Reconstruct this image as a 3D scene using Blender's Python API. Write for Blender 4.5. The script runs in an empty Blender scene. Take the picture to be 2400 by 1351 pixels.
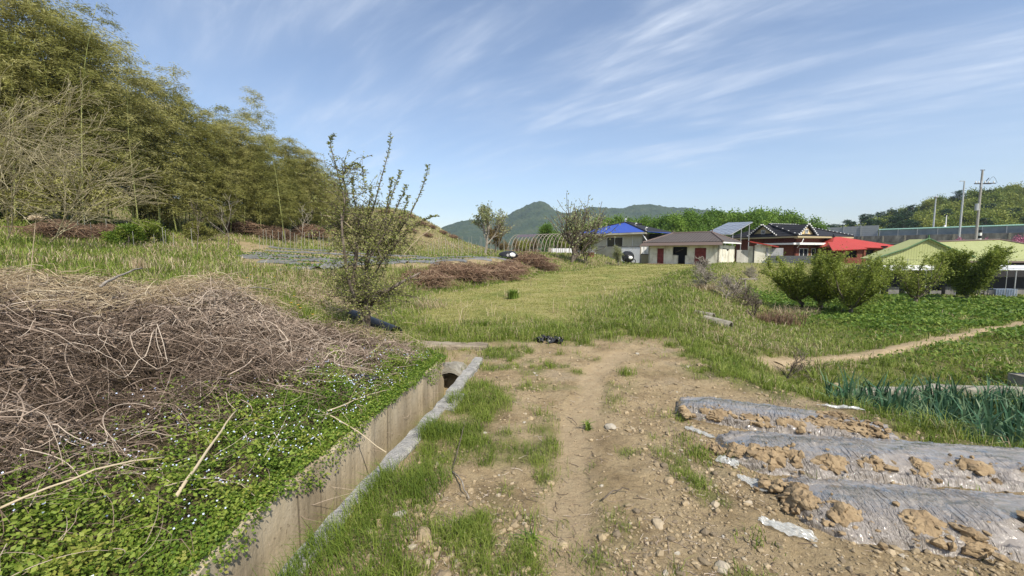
import bpy, bmesh, math, random
import numpy as np
from mathutils import Vector
R = math.radians
rng = np.random.default_rng(7)
random.seed(7)
sc = bpy.context.scene
COL = sc.collection

# ---------------------------------------------------------------- camera, sky, sun, exposure
EYE = 1.6; TH = R(5.09); FPX = 960.0
cam = bpy.data.cameras.new('camera'); camo = bpy.data.objects.new('camera', cam); COL.objects.link(camo)
cam.sensor_width = 36; cam.lens = 36*FPX/2400; cam.clip_start = .05; cam.clip_end = 12000
camo.location = (0, 0, EYE); camo.rotation_euler = (R(90)-TH, 0, 0)
sc.camera = camo
SUN_EL = R(48); SUN_AZ = R(152)                      # azimuth clockwise from +Y
sun = bpy.data.lights.new('sun', 'SUN'); sun.energy = 4.7; sun.angle = R(.5); sun.color = (1, .93, .82)
suno = bpy.data.objects.new('sun', sun); COL.objects.link(suno)
sd = Vector((math.sin(SUN_AZ)*math.cos(SUN_EL), math.cos(SUN_AZ)*math.cos(SUN_EL), math.sin(SUN_EL)))
suno.rotation_euler = sd.to_track_quat('Z', 'Y').to_euler()
wd = bpy.data.worlds.new('World'); sc.world = wd; wd.use_nodes = True
nt = wd.node_tree; N = nt.nodes; Lk = nt.links
for n in list(N): N.remove(n)
out = N.new('ShaderNodeOutputWorld'); bg = N.new('ShaderNodeBackground'); bg.inputs[1].default_value = .138
sky = N.new('ShaderNodeTexSky'); sky.sky_type = 'NISHITA'; sky.sun_disc = False
sky.sun_elevation = SUN_EL; sky.sun_rotation = SUN_AZ; sky.air_density = 1.0; sky.dust_density = .9; sky.ozone_density = 2.2; sky.altitude = 100
def nd(t, **k):
    n = N.new(t)
    for a, b in k.items(): setattr(n, a, b)
    return n
def mathn(op, a, b=None, c=None, clamp=False):
    n = nd('ShaderNodeMath', operation=op, use_clamp=clamp)
    for i, v in enumerate((a, b, c)):
        if v is None: continue
        if isinstance(v, (int, float)): n.inputs[i].default_value = v
        else: Lk.new(v, n.inputs[i])
    return n.outputs[0]
tc = nd('ShaderNodeTexCoord'); sep = nd('ShaderNodeSeparateXYZ'); Lk.new(tc.outputs['Generated'], sep.inputs[0])
zz = mathn('ADD', mathn('MAXIMUM', sep.outputs[2], 0.0), .16)
cx = mathn('DIVIDE', sep.outputs[0], zz); cy = mathn('DIVIDE', sep.outputs[1], zz)
comb = nd('ShaderNodeCombineXYZ'); Lk.new(cx, comb.inputs[0]); Lk.new(cy, comb.inputs[1])
def cloudnoise(rot, scl, ns, det, dist, lo, hi, loc=(0, 0, 0)):
    m = nd('ShaderNodeMapping', vector_type='TEXTURE'); m.inputs['Rotation'].default_value = (0, 0, rot); m.inputs['Scale'].default_value = tuple(1/q for q in scl)
    m.inputs['Location'].default_value = loc
    Lk.new(comb.outputs[0], m.inputs[0])
    t = nd('ShaderNodeTexNoise'); t.inputs['Scale'].default_value = ns; t.inputs['Detail'].default_value = det
    t.inputs['Roughness'].default_value = .58; t.inputs['Distortion'].default_value = dist; Lk.new(m.outputs[0], t.inputs['Vector'])
    r = nd('ShaderNodeMapRange'); r.interpolation_type = 'SMOOTHSTEP'
    r.inputs['From Min'].default_value = lo; r.inputs['From Max'].default_value = hi; Lk.new(t.outputs[0], r.inputs[0]); return r.outputs[0]
big = cloudnoise(.4, (1, .8, 1), .55, 3, .3, .36, .66, (3.6, 1.4, 0))
wisp = cloudnoise(-.55, (.55, 1.5, 1), 1.5, 9, .5, .36, .76, (3.1, .2, 0))
fine = cloudnoise(-.75, (.5, 2.2, 1), 4.5, 8, .35, .35, .8)
veil = cloudnoise(.2, (1, .7, 1), .9, 5, .6, .35, .8, (5, 2, 0))
dens = mathn('ADD', mathn('MULTIPLY', mathn('MULTIPLY', big, wisp), mathn('ADD', mathn('MULTIPLY', fine, 1.0), .32)), mathn('MULTIPLY', veil, .10))
lowfade = nd('ShaderNodeMapRange'); lowfade.inputs['From Min'].default_value = .02; lowfade.inputs['From Max'].default_value = .30; Lk.new(sep.outputs[2], lowfade.inputs[0])
dens = mathn('MULTIPLY', dens, lowfade.outputs[0]); dens = mathn('MULTIPLY', dens, .8, clamp=True)
mx = nd('ShaderNodeMix', data_type='RGBA'); Lk.new(dens, mx.inputs[0]); 
tint = nd('ShaderNodeMix', data_type='RGBA', blend_type='MULTIPLY'); tint.inputs[0].default_value = 1; tint.inputs[7].default_value = (1.06, 1.0, .965, 1)
Lk.new(sky.outputs[0], tint.inputs[6]); Lk.new(tint.outputs[2], mx.inputs[6]); mx.inputs[7].default_value = (5.0, 5.4, 6.0, 1)
Lk.new(mx.outputs[2], bg.inputs[0]); Lk.new(bg.outputs[0], out.inputs[0])
sc.view_settings.view_transform = 'Standard'; sc.view_settings.look = 'None'; sc.view_settings.gamma = 1; sc.view_settings.exposure = .46
sc.cycles.max_bounces = 6; sc.cycles.diffuse_bounces = 3; sc.cycles.transmission_bounces = 3; sc.cycles.transparent_max_bounces = 6

# ---------------------------------------------------------------- helpers
def at(px, py, Y):
    u = (px-1200)/FPX; v = -(py-675.5)/FPX
    yy = math.cos(TH)+v*math.sin(TH); z = -math.sin(TH)+v*math.cos(TH); t = Y/yy
    return np.array([u*t, Y, EYE+z*t])
def sstep(a, b, x):
    t = np.clip((x-a)/(b-a), 0, 1); return t*t*(3-2*t)
def _hash(ix, iy, s):
    n = (ix.astype(np.int64)*374761393+iy.astype(np.int64)*668265263+s*974634777) & 0xffffffff
    n = ((n ^ (n >> 13))*1274126177) & 0xffffffff
    return ((n ^ (n >> 16)) & 0xffff)/65535.0
def vnoise(x, y, s=0):
    x = np.asarray(x, float); y = np.asarray(y, float)
    ix = np.floor(x); iy = np.floor(y); fx = x-ix; fy = y-iy; fx = fx*fx*(3-2*fx); fy = fy*fy*(3-2*fy)
    a = _hash(ix, iy, s); b = _hash(ix+1, iy, s); c = _hash(ix, iy+1, s); d = _hash(ix+1, iy+1, s)
    return (a*(1-fx)+b*fx)*(1-fy)+(c*(1-fx)+d*fx)*fy
def fbm(x, y, o=4, s=0, g=.5):
    r = 0; a = 1; t = 0
    for i in range(o):
        r = r+a*(vnoise(x*2**i+i*17.3, y*2**i+i*9.1, s+i)-.5); t += a; a *= g
    return r/t*2
class MB:
    def __init__(s): s.V = []; s.F = []; s.n = 0; s.A = []
    def add(s, v, fs, rnd=None, mi=0):
        v = np.asarray(v, float).reshape(-1, 3)
        for f in fs if isinstance(fs, list) else [fs]:
            f = np.asarray(f, np.int64); s.F.append((f+s.n, mi))
        s.V.append(v); s.n += len(v)
        s.A.append(np.full(len(v), .5) if rnd is None else np.broadcast_to(np.asarray(rnd, float), (len(v),)))
        return s
    def box(s, c, d, rot=0, mi=0, tilt=None):
        x, y, z = [q/2 for q in d]
        v = np.array([[-x,-y,-z],[x,-y,-z],[x,y,-z],[-x,y,-z],[-x,-y,z],[x,-y,z],[x,y,z],[-x,y,z]])
        if tilt is not None: v = v @ rotm(tilt[0], tilt[1], 0).T
        if rot: v = v @ rotm(0, 0, rot).T
        return s.add(v+np.array(c), np.array([[0,3,2,1],[4,5,6,7],[0,1,5,4],[1,2,6,5],[2,3,7,6],[3,0,4,7]]), mi=mi)
    def hexa(s, p, mi=0):                     # 8 points, bottom 4 then top 4
        return s.add(p, np.array([[0,3,2,1],[4,5,6,7],[0,1,5,4],[1,2,6,5],[2,3,7,6],[3,0,4,7]]), mi=mi)
    def tubes(s, P, r, k=3, rnd=None, mi=0, cap=False):   # P (M,N,3), r (M,N)
        P = np.asarray(P, float); r = np.broadcast_to(np.asarray(r, float), P.shape[:2]); M, n, _ = P.shape
        T = np.gradient(P, axis=1); T /= np.linalg.norm(T, axis=2, keepdims=True)+1e-9
        up = np.where(np.abs(T[..., 2:3]) > .9, np.array([1., 0, 0]), np.array([0, 0, 1.]))
        up = np.broadcast_to(up[:, n//2:n//2+1], P.shape)
        A = np.cross(T, up); A /= np.linalg.norm(A, axis=2, keepdims=True)+1e-9; B = np.cross(A, T)
        an = np.arange(k)*2*np.pi/k
        V = P[:, :, None]+r[:, :, None, None]*(A[:, :, None]*np.cos(an)[:, None]+B[:, :, None]*np.sin(an)[:, None])
        i = (np.arange(M)*n*k)[:, None, None]; j = (np.arange(n-1)*k)[None, :, None]; q = np.arange(k)[None, None]; q2 = (q+1) % k
        F = np.stack([i+j+q, i+j+q2, i+j+k+q2, i+j+k+q], -1).reshape(-1, 4)
        fs = [F]
        if cap:
            ii = np.arange(M)[:, None]*n*k
            fs.append(ii+np.arange(k)[::-1][None]); fs.append(ii+(n-1)*k+np.arange(k)[None])
        rr = None if rnd is None else np.repeat(np.broadcast_to(rnd, (M,)), n*k)
        return s.add(V, fs, rr, mi)
    def tube(s, pts, r, k=8, mi=0, rnd=None, cap=True):
        p = np.asarray(pts, float)[None]; return s.tubes(p, np.broadcast_to(r, (1, p.shape[1])), k, rnd, mi, cap)
    def leaves(s, P, D, U, L, W, rnd=None, mi=0, fold=.0):   # rhombic leaf: base P, direction D, side U
        P = np.asarray(P, float); n = len(P); L = np.broadcast_to(L, (n,))[:, None]; W = np.broadcast_to(W, (n,))[:, None]
        V = np.stack([P, P+D*L*.45+U*W*.5, P+D*L, P+D*L*.45-U*W*.5], 1)
        F = np.arange(n*4).reshape(n, 4)
        return s.add(V, F, None if rnd is None else np.repeat(rnd, 4), mi)
    def blades(s, P, h, w, lean, az, rnd=None, mi=0):
        n = len(P); h = np.broadcast_to(h, (n,)); w = np.broadcast_to(w, (n,)); lean = np.broadcast_to(lean, (n,))
        d = np.stack([np.cos(az), np.sin(az), 0*az], 1); fa = az+rng.uniform(.6, 2.5, n); u = np.stack([np.cos(fa), np.sin(fa), 0*fa], 1)*w[:, None]/2
        up = np.array([0, 0, 1.])
        m = P+d*(h*lean*.3)[:, None]+up*(h*.6)[:, None]; t = P+d*(h*lean)[:, None]+up*(h*(1-.35*np.minimum(lean, 1.5)))[:, None]
        V = np.stack([P-u, P+u, m+u*.75, m-u*.75, t], 1)
        b = np.arange(n)[:, None]*5
        return s.add(V, [b+np.array([[0, 1, 2, 3]]), b+np.array([[3, 2, 4]])], None if rnd is None else np.repeat(rnd, 5), mi)
    def rocks(s, C, S, tmpl, rnd=None, mi=0, amp=.3, flat=.7):
        tv, tf = tmpl; n = len(C); k = len(tv)
        S = np.broadcast_to(np.asarray(S, float), (n,))
        sc3 = rng.uniform(.55, 1.2, (n, 1, 3)); sc3[..., 2] *= flat
        V = tv[None]*(1+rng.uniform(-amp, amp, (n, k, 1)))*sc3
        a = rng.uniform(0, 6.28, n); ca, sa = np.cos(a)[:, None], np.sin(a)[:, None]
        V = np.stack([V[..., 0]*ca-V[..., 1]*sa, V[..., 0]*sa+V[..., 1]*ca, V[..., 2]], -1)
        V = V*S[:, None, None]+np.asarray(C)[:, None]
        F = (np.arange(n)[:, None, None]*k+tf[None]).reshape(-1, tf.shape[1])
        return s.add(V, F, None if rnd is None else np.repeat(rnd, k), mi)
    def build(s, name, mats, parent=None, smooth=False, loc=None):
        me = bpy.data.meshes.new(name); V = np.concatenate(s.V)
        if loc is not None: V = V-np.array(loc)
        me.vertices.add(len(V)); me.vertices.foreach_set('co', V.astype(np.float32).ravel())
        loops = np.concatenate([f.ravel() for f, m in s.F]); ln = np.concatenate([np.full(len(f), f.shape[1]) for f, m in s.F])
        mi = np.concatenate([np.full(len(f), m) for f, m in s.F])
        me.loops.add(len(loops)); me.loops.foreach_set('vertex_index', loops.astype(np.int32))
        me.polygons.add(len(ln)); st = np.concatenate([[0], np.cumsum(ln)[:-1]])
        me.polygons.foreach_set('loop_start', st.astype(np.int32)); me.polygons.foreach_set('material_index', mi.astype(np.int32))
        me.polygons.foreach_set('use_smooth', np.full(len(ln), smooth))
        a = me.attributes.new('rnd', 'FLOAT', 'POINT'); a.data.foreach_set('value', np.concatenate(s.A).astype(np.float32))
        me.update(calc_edges=True)
        for m in (mats if isinstance(mats, (list, tuple)) else [mats]): me.materials.append(m)
        o = bpy.data.objects.new(name, me); COL.objects.link(o)
        if loc is not None: o.location = loc
        if parent is not None: o.parent = parent
        return o
def rotm(ax, ay, az):
    cx_, sx = math.cos(ax), math.sin(ax); cy_, sy = math.cos(ay), math.sin(ay); cz, sz = math.cos(az), math.sin(az)
    X = np.array([[1,0,0],[0,cx_,-sx],[0,sx,cx_]]); Y = np.array([[cy_,0,sy],[0,1,0],[-sy,0,cy_]]); Z = np.array([[cz,-sz,0],[sz,cz,0],[0,0,1]])
    return Z @ Y @ X
def tag(o, label=None, cat=None, group=None, kind=None):
    if label: o['label'] = label
    if cat: o['category'] = cat
    if group: o['group'] = group
    if kind: o['kind'] = kind
    return o
def empty(name, loc, label, cat, group=None, rz=0):
    o = bpy.data.objects.new(name, None); COL.objects.link(o); o.location = loc; o.rotation_euler = (0, 0, rz); o.empty_display_size = .3
    return tag(o, label, cat, group)
KIDS = {}
def copy_tree(o, parent=None):
    c = o.copy(); COL.objects.link(c); c.parent = parent
    for ch in list(o.children): copy_tree(ch, c)
    return c
def ico(sub):
    bm = bmesh.new(); bmesh.ops.create_icosphere(bm, subdivisions=sub, radius=1)
    v = np.array([p.co[:] for p in bm.verts]); f = np.array([[q.index for q in p.verts] for p in bm.faces]); bm.free(); return v, f
ICO1, ICO2, ICO3 = ico(1), ico(2), ico(3)
def rvec(n, z0=-1, z1=1):
    v = rng.normal(size=(n, 3)); v[:, 2] = rng.uniform(z0, z1, n)*np.linalg.norm(v[:, :2], axis=1)
    return v/np.linalg.norm(v, axis=1, keepdims=True)
def perp(D):
    U = np.cross(D, rng.normal(size=D.shape)); return U/(np.linalg.norm(U, axis=1, keepdims=True)+1e-9)

# ---------------------------------------------------------------- materials
def srgb(r, g, b):
    f = lambda c: ((c/255+.055)/1.055)**2.4 if c > 10.3 else c/255/12.92
    return (f(r), f(g), f(b), 1)
def newmat(name):
    m = bpy.data.materials.new(name); m.use_nodes = True; t = m.node_tree
    for n in list(t.nodes): t.nodes.remove(n)
    o = t.nodes.new('ShaderNodeOutputMaterial'); p = t.nodes.new('ShaderNodeBsdfPrincipled'); t.links.new(p.outputs[0], o.inputs[0])
    p.inputs['Specular IOR Level'].default_value = .25
    return m, t, p, o
def ramp(t, fac, cols):
    r = t.nodes.new('ShaderNodeValToRGB'); e = r.color_ramp.elements
    while len(e) < len(cols): e.new(.5)
    for i, c in enumerate(cols): e[i].position = i/(len(cols)-1); e[i].color = c if len(c) == 4 else (*c, 1)
    t.links.new(fac, r.inputs[0]); return r.outputs[0]
def leafmat(name, cols, trans=.3, rough=.55, objvar=.25, clump=0, cs=1.0):
    m, t, p, o = newmat(name)
    a = t.nodes.new('ShaderNodeAttribute'); a.attribute_name = 'rnd'; fac = a.outputs['Fac']
    if objvar or clump:
        oi = t.nodes.new('ShaderNodeObjectInfo'); ma = t.nodes.new('ShaderNodeMath'); ma.operation = 'MULTIPLY_ADD'
        t.links.new(oi.outputs['Random'], ma.inputs[0]); ma.inputs[1].default_value = objvar; 
        mb = t.nodes.new('ShaderNodeMath'); mb.operation = 'MULTIPLY_ADD'; t.links.new(fac, mb.inputs[0]); mb.inputs[1].default_value = 1-objvar-clump; mb.inputs[2].default_value = 0
        t.links.new(mb.outputs[0], ma.inputs[2]); fac = ma.outputs[0]
        if clump:
            g = t.nodes.new('ShaderNodeNewGeometry'); nz = t.nodes.new('ShaderNodeTexNoise'); nz.inputs['Scale'].default_value = cs; nz.inputs['Detail'].default_value = 3
            t.links.new(g.outputs['Position'], nz.inputs['Vector']); mr = t.nodes.new('ShaderNodeMapRange'); mr.inputs[1].default_value = .3; mr.inputs[2].default_value = .7
            t.links.new(nz.outputs[0], mr.inputs[0]); mc = t.nodes.new('ShaderNodeMath'); mc.operation = 'MULTIPLY_ADD'; t.links.new(mr.outputs[0], mc.inputs[0]); mc.inputs[1].default_value = clump
            t.links.new(fac, mc.inputs[2]); fac = mc.outputs[0]
    c = ramp(t, fac, cols); t.links.new(c, p.inputs['Base Color']); p.inputs['Roughness'].default_value = rough
    if trans:
        tr = t.nodes.new('ShaderNodeBsdfTranslucent'); t.links.new(c, tr.inputs[0]); mx = t.nodes.new('ShaderNodeMixShader'); mx.inputs[0].default_value = trans
        t.links.new(p.outputs[0], mx.inputs[1]); t.links.new(tr.outputs[0], mx.inputs[2]); t.links.new(mx.outputs[0], o.inputs[0])
    return m
def solid(name, cols, scale=3, detail=5, rough=.8, bump=.2, bscale=None, stretch=(1, 1, 1), metal=0, spec=.25, coord='Object', bdist=.02):
    m, t, p, o = newmat(name)
    tcn = t.nodes.new('ShaderNodeTexCoord'); mp = t.nodes.new('ShaderNodeMapping'); mp.inputs['Scale'].default_value = stretch
    t.links.new(tcn.outputs[coord], mp.inputs[0]); nz = t.nodes.new('ShaderNodeTexNoise'); nz.inputs['Scale'].default_value = scale; nz.inputs['Detail'].default_value = detail
    nz.inputs['Roughness'].default_value = .65
    t.links.new(mp.outputs[0], nz.inputs['Vector']); mr = t.nodes.new('ShaderNodeMapRange'); mr.inputs[1].default_value = .3; mr.inputs[2].default_value = .7; t.links.new(nz.outputs[0], mr.inputs[0])
    c = ramp(t, mr.outputs[0], cols); t.links.new(c, p.inputs['Base Color']); p.inputs['Roughness'].default_value = rough; p.inputs['Metallic'].default_value = metal
    p.inputs['Specular IOR Level'].default_value = spec
    if bump:
        n2 = t.nodes.new('ShaderNodeTexNoise'); n2.inputs['Scale'].default_value = bscale or scale*6; n2.inputs['Detail'].default_value = 6; t.links.new(mp.outputs[0], n2.inputs['Vector'])
        b = t.nodes.new('ShaderNodeBump'); b.inputs['Strength'].default_value = bump; b.inputs['Distance'].default_value = bdist; t.links.new(n2.outputs[0], b.inputs['Height']); t.links.new(b.outputs[0], p.inputs['Normal'])
    return m
def ribbed(name, c1, c2, period, axis='X', rough=.5, depth=.02, dirt=(.12, .11, .08, 1), dirtamt=.25, line=.08, metal=0, lcol=.45):
    """painted sheet or tiles with ribs across one object axis"""
    m, t, p, o = newmat(name)
    tcn = t.nodes.new('ShaderNodeTexCoord'); sx = t.nodes.new('ShaderNodeSeparateXYZ'); t.links.new(tcn.outputs['Object'], sx.inputs[0])
    mu = t.nodes.new('ShaderNodeMath'); mu.operation = 'DIVIDE'; t.links.new(sx.outputs[axis], mu.inputs[0]); mu.inputs[1].default_value = period
    fr = t.nodes.new('ShaderNodeMath'); fr.operation = 'FRACT'; t.links.new(mu.outputs[0], fr.inputs[0])
    pg = t.nodes.new('ShaderNodeMath'); pg.operation = 'PINGPONG'; pg.inputs[1].default_value = .5; t.links.new(fr.outputs[0], pg.inputs[0])
    mr = t.nodes.new('ShaderNodeMapRange'); mr.inputs[1].default_value = 0; mr.inputs[2].default_value = line; t.links.new(pg.outputs[0], mr.inputs[0])
    nz = t.nodes.new('ShaderNodeTexNoise'); nz.inputs['Scale'].default_value = 1.3; nz.inputs['Detail'].default_value = 7; t.links.new(tcn.outputs['Object'], nz.inputs['Vector'])
    base = ramp(t, nz.outputs[0], [c1, c2]); 
    m1 = t.nodes.new('ShaderNodeMix'); m1.data_type = 'RGBA'; m1.blend_type = 'MULTIPLY'; m1.inputs[0].default_value = 1
    g = ramp(t, mr.outputs[0], [(lcol, lcol, lcol, 1), (1, 1, 1, 1)]); t.links.new(base, m1.inputs[6]); t.links.new(g, m1.inputs[7])
    n3 = t.nodes.new('ShaderNodeTexNoise'); n3.inputs['Scale'].default_value = 4; n3.inputs['Detail'].default_value = 8; n3.inputs['Roughness'].default_value = .7; t.links.new(tcn.outputs['Object'], n3.inputs['Vector'])
    r3 = t.nodes.new('ShaderNodeMapRange'); r3.inputs[1].default_value = .5; r3.inputs[2].default_value = .75; r3.inputs[4].default_value = dirtamt; t.links.new(n3.outputs[0], r3.inputs[0])
    m2 = t.nodes.new('ShaderNodeMix'); m2.data_type = 'RGBA'; t.links.new(r3.outputs[0], m2.inputs[0]); t.links.new(m1.outputs[2], m2.inputs[6]); m2.inputs[7].default_value = dirt
    t.links.new(m2.outputs[2], p.inputs['Base Color']); p.inputs['Roughness'].default_value = rough; p.inputs['Metallic'].default_value = metal
    b = t.nodes.new('ShaderNodeBump'); b.inputs['Strength'].default_value = .6; b.inputs['Distance'].default_value = depth; t.links.new(mr.outputs[0], b.inputs['Height']); t.links.new(b.outputs[0], p.inputs['Normal'])
    return m
def plain(name, c, rough=.6, metal=0, spec=.3):
    m, t, p, o = newmat(name); p.inputs['Base Color'].default_value = c; p.inputs['Roughness'].default_value = rough; p.inputs['Metallic'].default_value = metal; p.inputs['Specular IOR Level'].default_value = spec
    nz = t.nodes.new('ShaderNodeTexNoise'); nz.inputs['Scale'].default_value = 9; nz.inputs['Detail'].default_value = 6
    d = tuple(x*.72 for x in c[:3])+(1,); tcn = t.nodes.new('ShaderNodeTexCoord'); t.links.new(tcn.outputs['Object'], nz.inputs['Vector'])
    t.links.new(ramp(t, nz.outputs[0], [d, c, c]), p.inputs['Base Color'])
    return m
M = {}
M['bark'] = solid('bark', [(.05,.038,.028), (.13,.105,.08), (.22,.19,.155)], 14, rough=.9, bump=.6, stretch=(1, 1, .35))
M['twig_pale'] = solid('pale_twig', [(.20,.17,.10), (.32,.28,.17), (.42,.38,.25)], 8, rough=.9, bump=0)
M['bark_pale'] = solid('bark_pale', [(.14,.12,.095), (.26,.23,.19), (.34,.31,.26)], 10, rough=.9, bump=.4, stretch=(1, 1, .3))
M['vine'] = leafmat('dry_vine', [(.05,.034,.023), (.125,.09,.064), (.22,.165,.123), (.34,.27,.21), (.50,.42,.33)], trans=0, rough=.8, objvar=0)
M['bramble'] = leafmat('dry_bramble', [(.06,.036,.024), (.13,.075,.05), (.23,.145,.09), (.38,.29,.19)], trans=0, rough=.85, objvar=.1)
M['straw'] = leafmat('dry_straw', [(.20,.14,.08), (.33,.255,.155), (.45,.36,.23), (.55,.47,.33)], trans=.15, rough=.8, objvar=0)
M['grass'] = leafmat('green_grass', [(.06,.10,.014), (.11,.165,.022), (.18,.24,.036), (.28,.33,.07), (.38,.38,.14)], trans=.35, objvar=0, clump=.3, cs=.9)
M['lush'] = leafmat('lush_leaf', [(.045,.095,.014), (.09,.165,.024), (.16,.24,.035), (.26,.33,.065)], trans=.35, objvar=0, clump=.3, cs=.9)
M['cover'] = leafmat('ground_cover', [(.035,.07,.010), (.08,.145,.018), (.15,.235,.03), (.26,.32,.055), (.30,.24,.07)], trans=.35, objvar=0, clump=.38, cs=2.2)
M['field'] = leafmat('field_grass', [(.13,.165,.03), (.215,.235,.052), (.31,.29,.09), (.42,.37,.16)], trans=.25, objvar=0, clump=.35, cs=.35)
M['bamboo_leaf'] = leafmat('bamboo_leaf', [(.06,.07,.018), (.15,.16,.036), (.26,.255,.07), (.38,.36,.14), (.47,.45,.25)], trans=.3, objvar=.30, clump=.28, cs=.35)
M['bamboo_culm'] = solid('bamboo_culm', [(.16,.19,.05), (.25,.27,.09), (.34,.33,.14)], 2, rough=.5, bump=0)
M['tree_green'] = leafmat('spring_leaf', [(.045,.095,.014), (.09,.17,.022), (.16,.26,.035), (.25,.35,.06)], trans=.3, objvar=.35, clump=.25, cs=.25)
M['tree_olive'] = leafmat('oak_leaf', [(.055,.09,.018), (.13,.18,.03), (.25,.275,.05), (.38,.38,.11)], trans=.3, objvar=.4, clump=.15, cs=.15)
M['pine'] = leafmat('pine_needle', [(.012,.035,.014), (.025,.06,.022), (.045,.09,.032)], trans=.1, objvar=.3)
M['peach_leaf'] = leafmat('peach_leaf', [(.08,.11,.015), (.15,.20,.028), (.24,.285,.045), (.36,.39,.09)], trans=.35, objvar=.25)
M['plum_leaf'] = leafmat('dull_leaf', [(.06,.08,.022), (.13,.16,.04), (.22,.24,.065), (.33,.33,.12)], trans=.25, objvar=0)
M['pale_leaf'] = leafmat('pale_young_leaf', [(.16,.19,.07), (.27,.30,.13), (.38,.39,.22)], trans=.35, objvar=.1)
M['brown_leaf'] = leafmat('brown_young_leaf', [(.12,.08,.03), (.20,.15,.06), (.28,.22,.09)], trans=.3, objvar=.1)
M['pink'] = leafmat('pink_blossom', [(.30,.09,.16), (.48,.19,.28), (.6,.32,.4)], trans=.3, objvar=.1)
M['garlic'] = leafmat('garlic_leaf', [(.022,.065,.035), (.045,.11,.055), (.08,.16,.08), (.16,.23,.12)], trans=.2, rough=.45, objvar=0)
M['flower_blue'] = leafmat('pale_blue_petal', [(.42,.50,.75), (.62,.70,.90), (.75,.8,.92)], trans=.2, objvar=0)
M['flower_yellow'] = leafmat('yellow_petal', [(.75,.48,.02), (.85,.6,.04)], trans=.2, objvar=0)
M['stone'] = leafmat('field_stone', [(.17,.135,.09), (.28,.22,.135), (.36,.28,.17), (.36,.33,.27), (.47,.44,.38)], trans=0, rough=.9, objvar=0)
M['clay'] = solid('dried_clay', [(.15,.107,.062), (.26,.19,.11), (.34,.255,.15)], 9, rough=.95, bump=.7, bscale=40)
M['concrete'] = solid('old_concrete', [(.15,.135,.105), (.25,.23,.185), (.35,.325,.27)], 6, detail=8, rough=.92, bump=.5, bscale=45)
M['concrete_dark'] = solid('weathered_concrete', [(.06,.06,.058), (.15,.145,.135), (.28,.27,.24)], .8, detail=8, rough=.92, bump=.2, stretch=(1, 1, .35))
M['concrete_grey'] = solid('grey_concrete', [(.18,.185,.19), (.26,.265,.27), (.33,.33,.33)], .5, rough=.9, bump=.1)
M['curb'] = solid('pale_concrete', [(.19,.185,.17), (.30,.29,.265), (.40,.385,.35)], 14, detail=8, rough=.95, bump=1, bscale=60)
M['black'] = plain('black_plastic', (.018,.019,.021, 1), .4)
M['dark'] = plain('dark_interior', (.03,.03,.032, 1), .9)
M['white'] = plain('white_paint', (.75,.75,.72, 1), .5)
M['offwhite'] = solid('limewash', [(.30,.27,.20), (.62,.60,.50), (.72,.70,.60)], 1.2, detail=8, rough=.9, bump=.15, stretch=(1, 1, .5))
M['cream'] = solid('cream_render', [(.36,.33,.24), (.50,.47,.36), (.56,.53,.42)], .9, detail=7, rough=.9, bump=.1)
M['glass'] = plain('window_glass', (.025,.03,.035, 1), .12, spec=.6)
M['steel'] = plain('galvanised_steel', (.42,.43,.43, 1), .45, metal=.5)
M['brick'] = solid('red_brick', [(.09,.03,.02), (.16,.052,.034), (.22,.08,.052)], 6, rough=.85, bump=.2)
M['rust_red'] = solid('faded_red_paint', [(.09,.022,.02), (.15,.03,.028), (.22,.055,.05)], 2.2, detail=8, rough=.7, bump=.15)
M['yellow_wall'] = plain('pale_yellow_render', (.62,.48,.24, 1), .85)
M['khaki'] = plain('khaki_render', (.40,.34,.20, 1), .85)
# ---------------------------------------------------------------- terrain height
LP = np.array([(-1.75,-3), (-1.47,.5), (-1.41,1.7), (-1.43,2.13), (-.97,5.1), (-1.06,5.75), (-1.7,6.9), (-2.5,8.2), (-3.3,10), (-3.9,14.7), (-1.6,20), (3.2,33), (8.5,42), (14.5,50), (16,54), (15,60), (13,72), (30,92), (200,110)], float)
RP = np.array([(5.6,-3), (5.0,0), (4.45,2.0), (3.95,3.1), (3.45,4.0), (2.65,5.3), (2.8,6.6), (5.6,13.5), (12.3,26), (20.5,40), (25,45.5), (32,47), (60,52), (200,56)], float)
def sdist(x, y, P):
    """signed distance, positive to the right of the polyline's direction"""
    x = np.asarray(x, float); y = np.asarray(y, float)
    best = np.full(x.shape, 1e9); sg = np.zeros(x.shape)
    for i in range(len(P)-1):
        ax, ay = P[i]; bx, by = P[i+1]; dx, dy = bx-ax, by-ay; L2 = dx*dx+dy*dy
        t = np.clip(((x-ax)*dx+(y-ay)*dy)/L2, 0, 1); ex = x-ax-t*dx; ey = y-ay-t*dy; d = np.hypot(ex, ey)
        c = (x-ax)*dy-(y-ay)*dx
        m = d < best-1e-9; best = np.where(m, d, best); sg = np.where(m, np.sign(c), sg)
    return best*sg
CURB = np.array([(-1.38,-1.5), (-1.18,1.89), (-.757,4.28), (-.556,5.86)])
def curb_x(y): return np.interp(y, CURB[:, 1], CURB[:, 0])
TRACK = np.array([(.27,1.9), (.59,3.6), (1.1,5.2), (1.75,6.4)]);
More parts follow.
